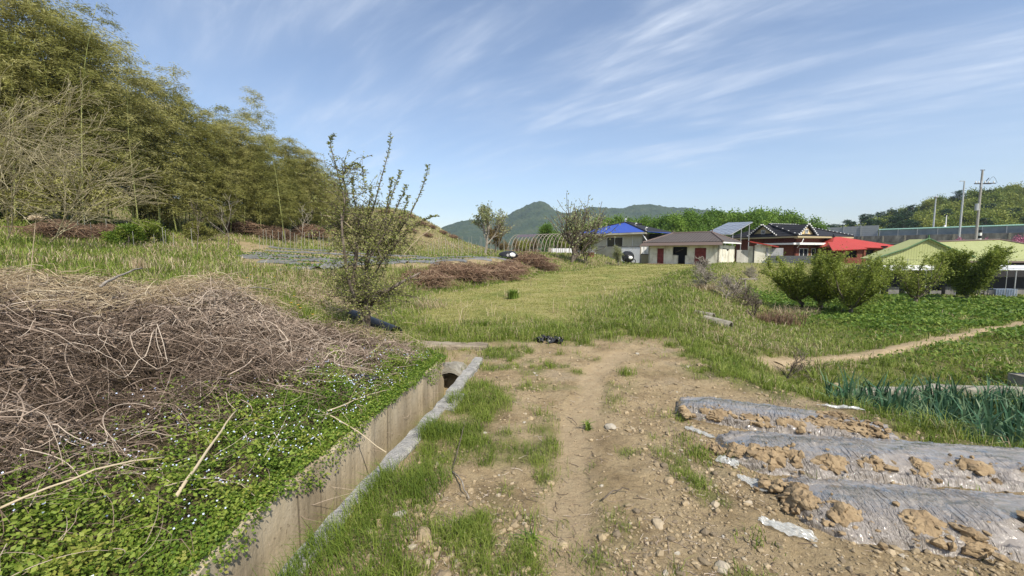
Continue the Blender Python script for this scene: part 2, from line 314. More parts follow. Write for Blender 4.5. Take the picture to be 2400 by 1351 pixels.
def H(x, y, fine=True):
    x = np.asarray(x, float); y = np.asarray(y, float)
    dl = -sdist(x, y, LP); dr = sdist(x, y, RP)
    P = 1.0+.006*(np.clip(y, 0, 50)-12)+np.clip(-x-8, 0, 30)*.065+sstep(20, 28, -x)*.8+sstep(30, 75, -x)*9
    P = P+5.2*np.exp(-((x+17.5)/9.5)**2-((y-64)/10)**2)+3.0*np.exp(-((x+32)/14)**2-((y-62)/18)**2)
    P = P*(1-sstep(110, 240, y)*.6)
    P = P-.11*(1-sstep(6, 10, y))
    W = np.interp(y, [0, 5, 8, 15, 34, 48], [3.2, 3.0, 2.6, 2.2, 3.5, 5.5])
    f = np.clip(dl/W, 0, 1); f = f*f*(3-2*f)*.75+.25*f
    low = .14*(1-sstep(5.9, 7.5, y))
    z = np.where(dl > 0, low+(P-low)*f, 0.0)
    Q = np.interp(y, [-5, 5, 7.6, 18, 26, 35, 45, 60, 100, 200], [-.62, -.62, -.52, -1.1, -1.55, -2.05, -2.0, -1.2, -.6, 0])
    W2 = np.interp(y, [0, 5, 8, 15, 40], [1.1, 1.2, 2.4, 3.4, 4.5])
    z = z+np.where(dr > 0, Q*sstep(0, 1, dr/W2), 0)
    # low berm along the crest of the right bank
    z = z+.38*np.exp(-((dr+.2)/1.6)**2)*sstep(14, 24, y)*(1-sstep(44, 50, y))
    # wooded hill behind the highway
    z = z+25*sstep(142, 272, x)*sstep(118, 190, y)*(1-sstep(225, 330, y))
    # ditch
    cx_ = curb_x(y)
    tr = (1-sstep(0, .10, dl))*(1-sstep(.03, .10, x-cx_))*(1-sstep(5.45, 5.62, y))
    if fine:
        n = fbm(x*.35, y*.35, 3, 3)*.16*sstep(7, 16, np.hypot(x, y))+fbm(x*1.3, y*1.3, 3, 5)*.05
        near = 1-sstep(7.5, 13, np.hypot(x, y))
        n = n+near*(fbm(x*6, y*6, 4, 11)*.026+fbm(x*17, y*17, 3, 12)*.010*(dl < 0))
        flat = 1-(dr < 1)*(dl < 0)*(1-sstep(6, 8, y))*.25
        tk = track_w(x, y)
        z = z+n*flat*(1-tr)*(1-.75*tk)-.025*tk
    z = z*(1-tr)+(-.42)*tr
    return z
def pl_dist(x, y, P): return np.abs(sdist(x, y, P))
def track_w(x, y):
    return (1-sstep(.07, .25, pl_dist(x+.10*fbm(x*2, y*2, 3, 71), y, TRACK)))*(y < 7.2)
def h1(x, y): return float(H(np.array([float(x)]), np.array([float(y)]))[0])
def hit(px, py, tmax=200):
    """where a line of sight of the survey meets the terrain"""
    u = (px-1200)/FPX; v = -(py-675.5)/FPX; d = np.array([u, math.cos(TH)+v*math.sin(TH), -math.sin(TH)+v*math.cos(TH)])
    t = np.concatenate([np.arange(1.2, 12, .03), np.arange(12, tmax, .15)])
    X = d[0]*t; Y = d[1]*t; Z = EYE+d[2]*t; b = Z < H(X, Y)
    i = int(np.argmax(b)) if b.any() else len(t)-1
    return np.array([X[i], Y[i], h1(X[i], Y[i])])

# ---------------------------------------------------------------- ground cover regions
FP = np.array([hit(*p)[:2] for p in [(1800,853), (1900,849), (2000,838), (2100,822), (2200,800), (2300,776), (2400,758)]]+[(19,14.2), (26,17)])
PLOT_Y0 = 11.4
def regions(x, y):
    """green, straw, mow (short olive field), bare weights and blade height"""
    x = np.asarray(x, float); y = np.asarray(y, float)
    dl = -sdist(x, y, LP); dr = sdist(x, y, RP)
    n1 = fbm(x*.9, y*.9, 4, 21); n2 = fbm(x*.25, y*.25, 3, 31); n3 = fbm(x*3.2, y*3.2, 3, 41)
    low = (dl < 0) & (dr < 0)
    cx_ = curb_x(y)
    # near clay ground: grass close to the kerb, thinning towards the track, full beyond seven metres
    e = x-cx_
    gn = np.clip(.44-e*.26+1.7*n3+.6*n1, 0, 1)*(e > .13)*np.where(y > 2.2, 1, .9)
    gn = np.maximum(gn*.9, np.clip(1.6*(n3-.42), 0, .5))
    gn = gn*(1-sstep(1.2, 1.6, x)*.8)
    far = sstep(5.9, 8.2, y+1.1*n3+.6*n1-.55*np.exp(-((x-1.9)/.6)**2)*2+(x-.5)*.10)
    g = np.where(low, gn*(1-far)+far, 0)
    tk = track_w(x, y); g = g*(1-tk*.95)
    redge = np.exp(-((dr+.12)/.22)**2)*(y < 7); g = np.maximum(g, np.where(low, redge*.8*sstep(-.2, .3, n3+.3), 0))
    mow = np.where(low, sstep(8.0, 9.6, y+1.0*n1+.6*n3), 0)*(1-sstep(-3.2, -1.0, dr+.7*n1)*(y < 46))*sstep(.3, 1.4, -dl)
    s = np.where(low, .10*far+.2*mow, 0)
    ht = np.where(low, .07+.05*far+.05*np.exp(-((y-7.6)/.7)**2), 0)
    # left bank and plateau
    lb = dl > 0
    g = np.where(lb, .75+.3*n2, g); s = np.where(lb, np.clip(.24+.5*n2+.4*n1, .03, .9), s)
    ht = np.where(lb, .16, ht); mow = np.where(lb, 0, mow)
    plot = (dl > 1.9) & (y > PLOT_Y0+.4*n1+np.clip(-x-6, 0, 10)*.5) & (y < 34) & (x > -.66*y)
    g = np.where(plot, .10, g); s = np.where(plot, .1, s); ht = np.where(plot, .06, ht)
    # right bank and lower field
    rb = dr > 0
    g = np.where(rb, .97, g); s = np.where(rb, np.clip(.04+.22*n1+.25*np.exp(-((dr-1.6)/1.6)**2)*(y > 7), 0, .8), s)
    ht = np.where(rb, .11+.05*n1, ht); mow = np.where(rb, 0, mow)
    rs = (dr > 0) & (y < 5.2) & (dr < .6+.4*n1); g = np.where(rs, .75+n3*.6, g)
    fpd = pl_dist(x, y, FP); fp = 1-sstep(.16, .34, fpd+.10*n3); g = g*(1-fp*.97)
    dry = sstep(-.5, 3, 60-y)*0
    knoll = np.exp(-((x+15)/11)**2-((y-62)/9)**2); s = np.maximum(s, np.where(knoll > .25, .42+.5*n2, 0)); g = np.where(knoll > .25, .8, g)
    return np.clip(g, 0, 1), np.clip(s, 0, 1), mow, tk, fp, ht, dl, dr, plot

# ---------------------------------------------------------------- the ground sheet
def build_ground():
    r = np.concatenate([np.geomspace(.5, 14, 420), np.geomspace(14, 2600, 300)[1:]])
    a = np.concatenate([np.linspace(R(-180), R(-66), 40)[:-1], np.linspace(R(-66), R(66), 760), np.linspace(R(66), R(180), 40)[1:]])
    A, Rr = np.meshgrid(a, r); X = np.sin(A)*Rr; Y = np.cos(A)*Rr+.3
    Z = H(X.ravel(), Y.ravel()).reshape(X.shape)
    nr, na = X.shape; V = np.stack([X, Y, Z], -1).reshape(-1, 3)
    i, j = np.meshgrid(np.arange(nr-1), np.arange(na-1), indexing='ij'); k = i*na+j
    F = np.stack([k, k+na, k+na+1, k+1], -1).reshape(-1, 4)
    mb = MB(); c = len(V); mb.add(V, F)
    cz = h1(0, .3); mb.add([[0, .3, cz]], np.zeros((0, 3), int)); mb.F.append((np.stack([np.full(na-1, c), np.arange(na-1), np.arange(1, na)], 1), 0))
    o = mb.build('ground', M_ground, smooth=True); tag(o, 'uneven clay and grass ground of the farmland', kind='structure')
    g, s, mow, tk, fp, ht, dl, dr, plot = regions(V[:, 0], V[:, 1])
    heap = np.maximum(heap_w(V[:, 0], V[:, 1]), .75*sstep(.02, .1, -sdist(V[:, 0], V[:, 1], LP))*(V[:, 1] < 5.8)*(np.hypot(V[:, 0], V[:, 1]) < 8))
    col = np.zeros((len(V)+1, 4), np.float32); col[:-1, 0] = g; col[:-1, 1] = s; col[:-1, 2] = np.maximum(tk, fp); col[:-1, 3] = mow
    at_ = o.data.attributes.new('cover', 'FLOAT_COLOR', 'POINT'); at_.data.foreach_set('color', col.ravel())
    c2 = np.zeros(len(V)+1, np.float32); c2[:-1] = heap
    a2 = o.data.attributes.new('heap', 'FLOAT', 'POINT'); a2.data.foreach_set('value', c2)
    return o
def heap_w(x, y):
    """dead vine heap on the left bank"""
    dl = -sdist(x, y, LP); n = fbm(x*.8, y*.8, 3, 61)
    inner = np.interp(y, [0, 2, 3.4, 4.6, 5.6, 7], [.9, .80, .80, .45, .1, .05])
    outer = np.interp(y, [0, 2, 4, 5.2, 5.8, 6.6], [9, 9, 7.0, 3.8, 1.7, .5])
    return sstep(inner-.15, inner+.3, dl+.3*n)*(1-sstep(outer-.4, outer+.4, dl+.3*n))*(1-sstep(5.45, 6.1, y+.5*n-np.clip(-x-3.2, 0, 5)*.15))
def gmat():
    m, t, p, o = newmat('ground_soil'); n = t.nodes; l = t.links
    g = n.new('ShaderNodeNewGeometry')
    def noise(s, d=6, r=.6):
        q = n.new('ShaderNodeTexNoise'); q.inputs['Scale'].default_value = s; q.inputs['Detail'].default_value = d; q.inputs['Roughness'].default_value = r; l.new(g.outputs['Position'], q.inputs['Vector']); return q.outputs[0]
    def mr(v, a, b, c=0, d=1):
        q = n.new('ShaderNodeMapRange'); l.new(v, q.inputs[0])
        for i, w in enumerate((a, b, c, d)): q.inputs[i+1].default_value = w
        return q.outputs[0]
    def mix(f, a, b):
        q = n.new('ShaderNodeMix'); q.data_type = 'RGBA'
        for i, w in ((0, f), (6, a), (7, b)):
            if isinstance(w, (float, tuple)): q.inputs[i].default_value = w
            else: l.new(w, q.inputs[i])
        return q.outputs[2]
    def mul(a, b):
        q = n.new('ShaderNodeMath'); q.operation = 'MULTIPLY'; q.use_clamp = True
        for i, w in enumerate((a, b)):
            if isinstance(w, float): q.inputs[i].default_value = w
            else: l.new(w, q.inputs[i])
        return q.outputs[0]
    at_ = n.new('ShaderNodeAttribute'); at_.attribute_name = 'cover'; sp = n.new('ShaderNodeSeparateColor'); l.new(at_.outputs['Color'], sp.inputs[0])
    hp = n.new('ShaderNodeAttribute'); hp.attribute_name = 'heap'
    soil = ramp(t, mr(noise(2.2, 8), .3, .7), [(.17,.125,.068), (.285,.215,.12), (.36,.28,.165), (.31,.235,.13)])
    speck = mr(noise(45, 4, .7), .52, .66); soil = mix(mul(speck, .55), soil, (.36,.28,.18,1))
    dk = mr(noise(22, 5, .7), .53, .68); soil = mix(mul(dk, .6), soil, (.11,.08,.05,1))
    grey = mr(noise(1.1, 4), .55, .7); soil = mix(mul(grey, .5), soil, (.22,.19,.15,1))
    sand = ramp(t, mr(noise(9, 5), .3, .7), [(.33,.25,.15), (.40,.315,.195)])
    c = mix(sp.outputs[2], soil, sand)
    grn = ramp(t, mr(noise(1.6, 7), .3, .7), [(.06,.085,.022), (.10,.125,.03), (.17,.16,.05)])
    c = mix(mul(sp.outputs[0], .85), c, grn)
    strw = ramp(t, mr(noise(5, 7), .3, .7), [(.19,.15,.085), (.30,.235,.135)])
    c = mix(mul(sp.outputs[1], .7), c, strw)
    fld = ramp(t, mr(noise(.55, 8), .32, .68), [(.14,.165,.045), (.215,.22,.07), (.29,.26,.105), (.23,.215,.08)])
    c = mix(mul(at_.outputs['Alpha'], .92), c, fld)
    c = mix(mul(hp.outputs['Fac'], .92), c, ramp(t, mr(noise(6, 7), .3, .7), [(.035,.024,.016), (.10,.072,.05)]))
    l.new(c, p.inputs['Base Color']); p.inputs['Roughness'].default_value = .95; p.inputs['Specular IOR Level'].default_value = .1
    b = n.new('ShaderNodeBump'); b.inputs['Strength'].default_value = 1; b.inputs['Distance'].default_value = .035; l.new(noise(16, 9, .72), b.inputs['Height'])
    b2 = n.new('ShaderNodeBump'); b2.inputs['Strength'].default_value = .8; b2.inputs['Distance'].default_value = .012; l.new(noise(75, 5, .7), b2.inputs['Height']); l.new(b.outputs[0], b2.inputs['Normal'])
    l.new(b2.outputs[0], p.inputs['Normal']); return m
M_ground = gmat()
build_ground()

# mountains far away
def build_mountains():
    prof = [(900,560), (1000,548), (1050,527), (1085,515), (1110,513), (1150,512), (1185,505), (1215,490), (1245,475), (1265,469), (1285,478), (1300,492), (1330,500), (1345,494), (1390,483), (1420,486), (1460,487), (1480,480), (1520,477), (1550,482), (1590,486), (1620,487), (1680,494), (1750,503), (1850,515), (1950,530), (2050,545), (2200,562), (2500,580)]
    D = 1500; xs = np.array([at(p[0], p[1], D)[0] for p in prof]); zs = np.array([at(p[0], p[1], D)[2] for p in prof])
    X = np.linspace(xs[0], xs[-1], 420); Yv = np.concatenate([np.linspace(1050, 1500, 70), np.linspace(1508, 1900, 30)])
    XX, YY = np.meshgrid(X, Yv); rz = np.interp(XX, xs, zs)
    f = np.where(YY < D, sstep(1020, 1500, YY), 1-sstep(1500, 1950, YY)); f = np.where(YY < D, .4*f+.6*np.clip((YY-1050)/450, 0, 1)**1.0, f)
    rid = 1-np.abs(fbm(XX*.012+YY*.004, YY*.006, 4, 5)); Z = rz*f*(.80+.20*np.where(np.abs(YY-D) < 20, 1, rid))+fbm(XX*.06, YY*.06, 3, 8)*4*f+(vnoise(XX*.22, YY*.22, 9)-.5)*5*f
    nr, na = XX.shape; i, j = np.meshgrid(np.arange(nr-1), np.arange(na-1), indexing='ij'); k = i*na+j
    mb = MB(); mb.add(np.stack([XX, YY, Z-3], -1).reshape(-1, 3), np.stack([k, k+1, k+na+1, k+na], -1).reshape(-1, 4))
    m = solid('forested_mountain', [(.022,.04,.02), (.04,.065,.028), (.07,.085,.04)], .02, detail=9, rough=1, bump=1, bscale=.09, bdist=12)
    tag(mb.build('mountain', m, smooth=True), 'forested mountain ridge on the horizon', kind='structure')
build_mountains()

# ---------------------------------------------------------------- ditch: wall, kerb, pipe
def seg_strip(P, off0, off1, z0, z1, name, mat, jit=.01, n=60, zfun=None, seed=0):
    """solid strip following a plan polyline between two side offsets, with worn edges"""
    P = np.array(P, float); s = np.concatenate([[0], np.cumsum(np.hypot(*np.diff(P, axis=0).T))]); q = np.linspace(0, s[-1], n)
    x = np.interp(q, s, P[:, 0]); y = np.interp(q, s, P[:, 1]); tx = np.gradient(x); ty = np.gradient(y); L = np.hypot(tx, ty); nx, ny = ty/L, -tx/L
    top = (z1 if zfun is None else zfun(x, y)); J = lambda k: (vnoise(q*9, q*0+k, seed+k)-.5)*2*jit
    ring = []
    for (o, z, k, ch) in ((off0, z0, 1, 0), (off0, top-.02, 2, 0), (off0+.015*np.sign(off1-off0), top, 3, 0), (off1-.015*np.sign(off1-off0), top, 4, 0), (off1, top-.02, 5, 0), (off1, z0, 6, 0)):
        jj = J(k); ring.append(np.stack([x+nx*(o+jj), y+ny*(o+jj), z+J(k+7)*.7*(k not in (1, 6))+0*x], 1))
    V = np.stack(ring, 1); m = 6; i, j = np.meshgrid(np.arange(n-1), np.arange(m), indexing='ij'); a = i*m+j; b = i*m+(j+1) % m
    F = np.stack([a, a+m, b+m, b], -1).reshape(-1, 4)
    mb = MB(); mb.add(V.reshape(-1, 3), [F, np.arange(m)[None], ((n-1)*m+np.arange(m))[::-1][None]]); return mb
def wallmat():
    m = solid('ditch_concrete', [(.29,.235,.15), (.42,.35,.235), (.49,.42,.30)], 2.2, detail=9, rough=.92, bump=.25, bscale=30, stretch=(1, 1, .8))
    t = m.node_tree; p = [n for n in t.nodes if n.type == 'BSDF_PRINCIPLED'][0]; src = p.inputs['Base Color'].links[0].from_socket
    g = t.nodes.new('ShaderNodeNewGeometry'); mp = t.nodes.new('ShaderNodeMapping'); mp.inputs['Scale'].default_value = (2.0, 2.0, .6); t.links.new(g.outputs['Position'], mp.inputs[0])
    nz = t.nodes.new('ShaderNodeTexNoise'); nz.inputs['Scale'].default_value = 1.6; nz.inputs['Detail'].default_value = 7; t.links.new(mp.outputs[0], nz.inputs['Vector'])
    r = t.nodes.new('ShaderNodeMapRange'); r.inputs[1].default_value = .5; r.inputs[2].default_value = .72; r.inputs[4].default_value = .5; t.links.new(nz.outputs[0], r.inputs[0])
    mx = t.nodes.new('ShaderNodeMix'); mx.data_type = 'RGBA'; t.links.new(r.outputs[0], mx.inputs[0]); t.links.new(src, mx.inputs[6]); mx.inputs[7].default_value = (.14,.105,.065,1)
    sx = t.nodes.new('ShaderNodeSeparateXYZ'); t.links.new(g.outputs['Position'], sx.inputs[0])
    r2 = t.nodes.new('ShaderNodeMapRange'); r2.inputs[1].default_value = -.20; r2.inputs[2].default_value = -.40; r2.inputs[4].default_value = .7; t.links.new(sx.outputs[2], r2.inputs[0])
    m2 = t.nodes.new('ShaderNodeMix'); m2.data_type = 'RGBA'; t.links.new(r2.outputs[0], m2.inputs[0]); t.links.new(mx.outputs[2], m2.inputs[6]); m2.inputs[7].default_value = (.22,.20,.07,1)
    
    dv = t.nodes.new('ShaderNodeMath'); dv.operation = 'PINGPONG'; dv.inputs[1].default_value = .62; t.links.new(sx.outputs[1], dv.inputs[0])
    r4 = t.nodes.new('ShaderNodeMapRange'); r4.inputs[1].default_value = .002; r4.inputs[2].default_value = .012; r4.inputs[3].default_value = .7; r4.inputs[4].default_value = 0; t.links.new(dv.outputs[0], r4.inputs[0])
    m4 = t.nodes.new('ShaderNodeMix'); m4.data_type = 'RGBA'; t.links.new(r4.outputs[0], m4.inputs[0]); t.links.new(m2.outputs[2], m4.inputs[6]); m4.inputs[7].default_value = (.07,.055,.035,1)
    n5 = t.nodes.new('ShaderNodeTexNoise'); n5.inputs['Scale'].default_value = 38; n5.inputs['Detail'].default_value = 5; t.links.new(g.outputs['Position'], n5.inputs['Vector']); r5 = t.nodes.new('ShaderNodeMapRange'); r5.inputs[1].default_value = .60; r5.inputs[2].default_value = .70; r5.inputs[4].default_value = .55; t.links.new(n5.outputs[0], r5.inputs[0])
    m5 = t.nodes.new('ShaderNodeMix'); m5.data_type = 'RGBA'; t.links.new(r5.outputs[0], m5.inputs[0]); t.links.new(m4.outputs[2], m5.inputs[6]); m5.inputs[7].default_value = (.10,.08,.05,1)
    t.links.new(m5.outputs[2], p.inputs['Base Color']); return m
M['ditchwall'] = wallmat()
WP = [(-1.75,-3), (-1.47,.5), (-1.41,1.7), (-1.43,2.13), (-.97,5.1), (-.93,5.4)]
w = seg_strip(WP, .012, -.13, -.6, .17, 'retaining_wall', None, jit=.012, n=160, zfun=lambda x, y: .17+.03*fbm(x*2, y*2, 3, 5)-.10*sstep(5.2, 5.45, y))
wall = w.build('ditch_wall', M['ditchwall']); tag(wall, 'stained beige concrete wall along the bank side of the ditch', 'wall')
# kerb: cast in pieces
for (y0, y1, wd_, lab, z) in ((-1.5, 4.02, .135, 'long rough pale concrete kerb bordering the ditch', .03), (4.03, 4.42, .235, 'short wide concrete block in the line of the ditch kerb', .045), (4.43, 5.88, .135, 'concrete kerb beam running beside the culvert mouth', .06)):
    ys = np.linspace(y0, y1, 8); P = np.stack([curb_x(ys), ys], 1)
    k = seg_strip(P, 0, wd_, -.45, z, 'kerb', None, jit=.011, n=int(45*(y1-y0))+6, zfun=lambda x, y, z=z: z+.014*fbm(x*6, y*6, 3, 15), seed=int(y0*10)+40).build('ditch_kerb', M['curb'])
    tag(k, lab, 'kerb', 'kerb pieces along the ditch')
# ditch floor
ys = np.linspace(-1.5, 5.6, 60); xa = np.interp(ys, np.array(WP)[:, 1], np.array(WP)[:, 0]); xb = curb_x(ys)
V = []; 
for f in (0, .25, .5, .75, 1): V.append(np.stack([xa+(xb-xa)*f, ys, -.395+.02*fbm(ys*5, ys*0+f*9, 3, 4)+.03*(abs(f-.5) > .4)], 1))
V = np.stack(V, 1); i, j = np.meshgrid(np.arange(59), np.arange(4), indexing='ij'); a = i*5+j
fl = MB().add(V.reshape(-1, 3), np.stack([a, a+1, a+6, a+5], -1).reshape(-1, 4)).build('ditch_floor', solid('mossy_ditch_floor', [(.10,.09,.045), (.19,.165,.075), (.27,.24,.13)], 5, rough=.9, bump=.5), smooth=True)
tag(fl, 'mossy silt covered floor of the ditch', kind='structure')
# culvert pipe
def annulus_tube(mb, c, d, r0, r1, L, k=36, mi=0, corr=0, nl=2, seed=0, wear=0):
    d = np.array(d, float); d /= np.linalg.norm(d); c = np.array(c, float)
    u = np.cross(d, [0, 0, 1.]); u /= np.linalg.norm(u); w_ = np.cross(u, d); an = np.arange(k)*2*np.pi/k
    ring = lambda r, t, wr=0: c+d*t+(u*np.cos(an)[:, None]+w_*np.sin(an)[:, None])*(r+wr*(rng.random((k, 1))-.5))
    prof = [(r0, L), (r0, 0)]+[(r1+corr*(math.sin(q*2*math.pi/ (2 if corr else 1e9)*1.0)), L*q/(nl-1)) for q in range(nl)]
    V = np.stack([ring(r, t, wear if (t == 0) else 0) for r, t in prof]); n = len(prof)
    i, j = np.meshgrid(np.arange(n-1), np.arange(k), indexing='ij'); a = i*k+j; b = i*k+(j+1) % k
    mb.add(V.reshape(-1, 3), np.stack([a, a+k, b+k, b], -1).reshape(-1, 4), mi=mi)
cul = empty('culvert', (-.835, 5.33, -.20), 'round concrete culvert mouth opening into the ditch', 'culvert')
mb = MB(); annulus_tube(mb, (0, -.03, 0), (.06, 1, 0), .20, .235, .45, wear=.012); mb.build('pipe', M['concrete'], cul, smooth=False)
mb = MB(); annulus_tube(mb, (.01, .24, 0), (.06, 1, 0), .001, .199, .02); mb.build('shade_disc', M['dark'], cul)  # black disc standing in for the darkness deep inside the pipe
mb = MB()   # cracked collar and rubble over the mouth
an = np.linspace(R(15), R(178), 12)
Vc = []
for t in (-.03, .13, .34):
    for a_ in an:
        for rr in (.225, .262+.02*math.sin(a_*5+t*9)): Vc.append([rr*math.cos(a_), t, rr*math.sin(a_)+.0])
Vc = np.array(Vc).reshape(3, 12, 2, 3); Vc += (rng.random(Vc.shape)-.5)*.014
q = lambda a, b, c: (a*12+b)*2+c
Fc = []
for a_ in range(2):
    for b_ in range(11): Fc.append([q(a_, b_, 1), q(a_, b_+1, 1), q(a_+1, b_+1, 1), q(a_+1, b_, 1)])
for b_ in range(11): Fc.append([q(0, b_, 0), q(0, b_+1, 0), q(0, b_+1, 1), q(0, b_, 1)])
mb.add(Vc.reshape(-1, 3), np.array(Fc)); mb.build('collar', M['concrete'], cul)
# concrete slab on the grass
c = at(1062, 820, 6.75); slab = seg_strip([(c[0]-.56, 6.72), (c[0]+.58, 6.62)], -.17, .10, -.06, .075, 'slab', None, jit=.012, n=70, seed=3).build('concrete_slab', solid('soil_stained_concrete', [(.14,.115,.08), (.24,.20,.145), (.33,.285,.21)], 5, detail=8, rough=.95, bump=.8, bscale=40)); tag(slab, 'flat broken concrete slab lying in the grass behind the culvert', 'slab')
# corrugated drain pipe poking out of the bank
cp = at(927, 800, 6.7); mb = MB(); annulus_tube(mb, (0, 0, 0), (-.82, .75, .10), .115, .137, 1.5, k=30, corr=.009, nl=90)
o = mb.build('corrugated_pipe', M['black'], smooth=False); o.location = (cp[0], cp[1], max(h1(cp[0], cp[1])+.10, .12)); tag(o, 'black corrugated plastic drain pipe sticking out of the bank by the tree', 'pipe')
# dark hose end among the vines
p0 = hit(865, 897); mb = MB(); mb.tube([p0+[-.35, .18, .02], p0+[-.1, .03, .05], p0+[.1, -.02, .04]], .03, 10); o = mb.build('drain_hose', M['black'], smooth=True); tag(o, 'short dark hose end lying in the plants above the ditch wall', 'hose')
# right-hand footpath sheet
s_ = np.concatenate([[0], np.cumsum(np.hypot(*np.diff(FP, axis=0).T))]); q_ = np.linspace(0, s_[-1], 160); x = np.interp(q_, s_, FP[:, 0]); y = np.interp(q_, s_, FP[:, 1])
x = np.convolve(np.pad(x, 8, 'edge'), np.ones(17)/17, 'valid'); y = np.convolve(np.pad(y, 8, 'edge'), np.ones(17)/17, 'valid')
tx = np.gradient(x); ty = np.gradient(y); L = np.hypot(tx, ty); nx, ny = ty/L, -tx/L; wl = .15+.05*fbm(q_*2, q_*0, 3, 1); wr = .15+.05*fbm(q_*2, q_*0+7, 3, 2)
V = np.stack([np.stack([x+nx*o_, y+ny*o_], 1) for o_ in (-wl, -wl*.4, wr*.4, wr)], 1); Z = H(V[..., 0], V[..., 1])+np.array([.0, .025, .025, .0])
V = np.concatenate([V, Z[..., None]], -1); i, j = np.meshgrid(np.arange(159), np.arange(3), indexing='ij'); a = i*4+j
o = MB().add(V.reshape(-1, 3), np.stack([a, a+1, a+5, a+4], -1).reshape(-1, 4)).build('footpath', solid('trodden_sand', [(.28,.21,.12), (.35,.265,.155), (.41,.32,.20)], 8, rough=.95, bump=.6), smooth=True)
tag(o, 'narrow trodden sandy footpath through the lower field', kind='structure')
# ---------------------------------------------------------------- ground vegetation (uncountable)
def polar(n, r0, r1, a0=-64, a1=64, pw=1.0):
    a = R(1)*rng.uniform(a0, a1, n); r = r0*(r1/r0)**(rng.random(n)**pw); return np.sin(a)*r, np.cos(a)*r, r
def pxw(r, k): return np.maximum(.0035, k*r)
def build_grass():
    # base sward, denser near the viewer, larger blades far off
    gm, sm, fm = MB(), MB(), MB()
    x, y, r = polar(860000, 1.55, 78)
    g, s, mow, tk, fp, ht, dl, dr, plot = regions(x, y); hw = heap_w(x, y)
    clump = fbm(x*4, y*4, 2, 51); u = rng.random(len(x)); cv = near_cover(x, y)
    keep = (u < g*np.where(r < 7, np.clip(.30+1.3*clump, 0, 1), np.clip(.75+.6*clump, .2, 1))) & (hw < .25) & ~((dl < .1)&(x < curb_x(y)+.15)&(y < 5.9)) & (cv < rng.random(len(x)))
    x, y, r, s, mow, ht, clump, dl, dr = [a[keep] for a in (x, y, r, s, mow, ht, clump, dl, dr)]
    z = H(x, y); n = len(x); P = np.stack([x, y, z-.01], 1)
    isf = rng.random(n) < mow; iss = (~isf) & (rng.random(n) < s)
    hh = ht*rng.uniform(.45, 1.5, n)*(1+.9*np.clip(clump, -.4, .8)); hh = np.where((dl < 0)&(dr < 0)&(y < 7), hh*.85, hh)
    hh = np.where(isf, .028+.0008*r, hh)*np.where(dl > 0, np.where(r > 12, 1.5, 1.1), 1)
    az = rng.uniform(0, 6.28, n)
    for mb, m_, k, ln in ((gm, ~isf & ~iss, .00115, .75), (sm, iss, .0010, 1.0), (fm, isf, .0015, .9)):
        mb.blades(P[m_], hh[m_], pxw(r[m_], k), rng.uniform(.15, ln*1.6, m_.sum()), az[m_], rng.random(m_.sum()))
    # tufts close by
    xt, yt, rt = polar(5200, 1.6, 11, pw=.8); gt, st, mo, tk, fp, ht, dl, dr, plot = regions(xt, yt)
    k = (gt*rng.random(len(xt)) > .30) & (heap_w(xt, yt) < .2) & (near_cover(xt, yt) < .5) & ~((dl < .15)&(xt < curb_x(yt)+.16)&(yt < 5.9)) & (mo < .5); xt, yt, rt, dl, dr = xt[k], yt[k], rt[k], dl[k], dr[k]
    nb = 34; X = np.repeat(xt, nb)+rng.normal(0, .035, len(xt)*nb); Y = np.repeat(yt, nb)+rng.normal(0, .035, len(xt)*nb); rr = np.repeat(rt, nb)
    big = np.repeat(rng.uniform(.5, 1.3, len(xt))*np.where((xt < -.35) & (yt < 3.4), 1.25, .85), nb); hh = big*.11*rng.uniform(.5, 1.3, len(X))
    gm.blades(np.stack([X, Y, H(X, Y)-.008], 1), hh, pxw(rr, .0010), rng.uniform(.1, 1.1, len(X)), rng.uniform(0, 6.28, len(X)), np.repeat(rng.uniform(0, .7, len(xt)), nb)+rng.uniform(0, .3, len(X)))
    # thick grass spilling over the near kerb
    n = 11000; yy = rng.uniform(.6, 4.9, n); w = rng.random(n)**1.5*.5; den = fbm(yy*2.6, yy*0+3, 2, 77)+.55*(1-sstep(2.2, 2.9, yy)); xx = curb_x(yy)+np.interp(yy, [1.6, 2.6], [.07, .13])+w
    k = rng.random(n) < np.clip(-.18+1.5*den, 0, 1); xx, yy = xx[k], yy[k]; n = len(xx)
    gm.blades(np.stack([xx, yy, np.maximum(H(xx, yy), .02)-.01], 1), rng.uniform(.06, .19, n), .0042, rng.uniform(.3, 1.3, n), rng.normal(math.pi, 1.2, n), rng.uniform(0, .6, n))
    o = gm.build('grass', M['grass']); tag(o, 'green grass growing over the banks and between the clods', 'grass', kind='stuff')
    # straw stems standing in the field and the banks
    xs, ys_, rs = polar(5200, 6, 60); g, s, mo, tk, fp, ht, dl, dr, plot = regions(xs, ys_); k = (rng.random(len(xs)) < np.where(mo > .5, .10, .12+.8*s)) & (heap_w(xs, ys_) < .5) & (g > .3) & (tk < .2)
    xs, ys_, rs = xs[k], ys_[k], rs[k]; n = len(xs)
    sm.blades(np.stack([xs, ys_, H(xs, ys_)-.01], 1), rng.uniform(.12, .42, n), pxw(rs, .0009), rng.uniform(.1, 1.0, n), rng.uniform(0, 6.28, n), rng.uniform(.5, 1, n))
    o = sm.build('dry_grass', M['straw']); tag(o, 'dry straw coloured grass mixed through the banks', 'dry grass', kind='stuff')
    o = fm.build('field_grass', M['field']); tag(o, 'short yellowish olive grass of the open field', 'grass', kind='stuff')
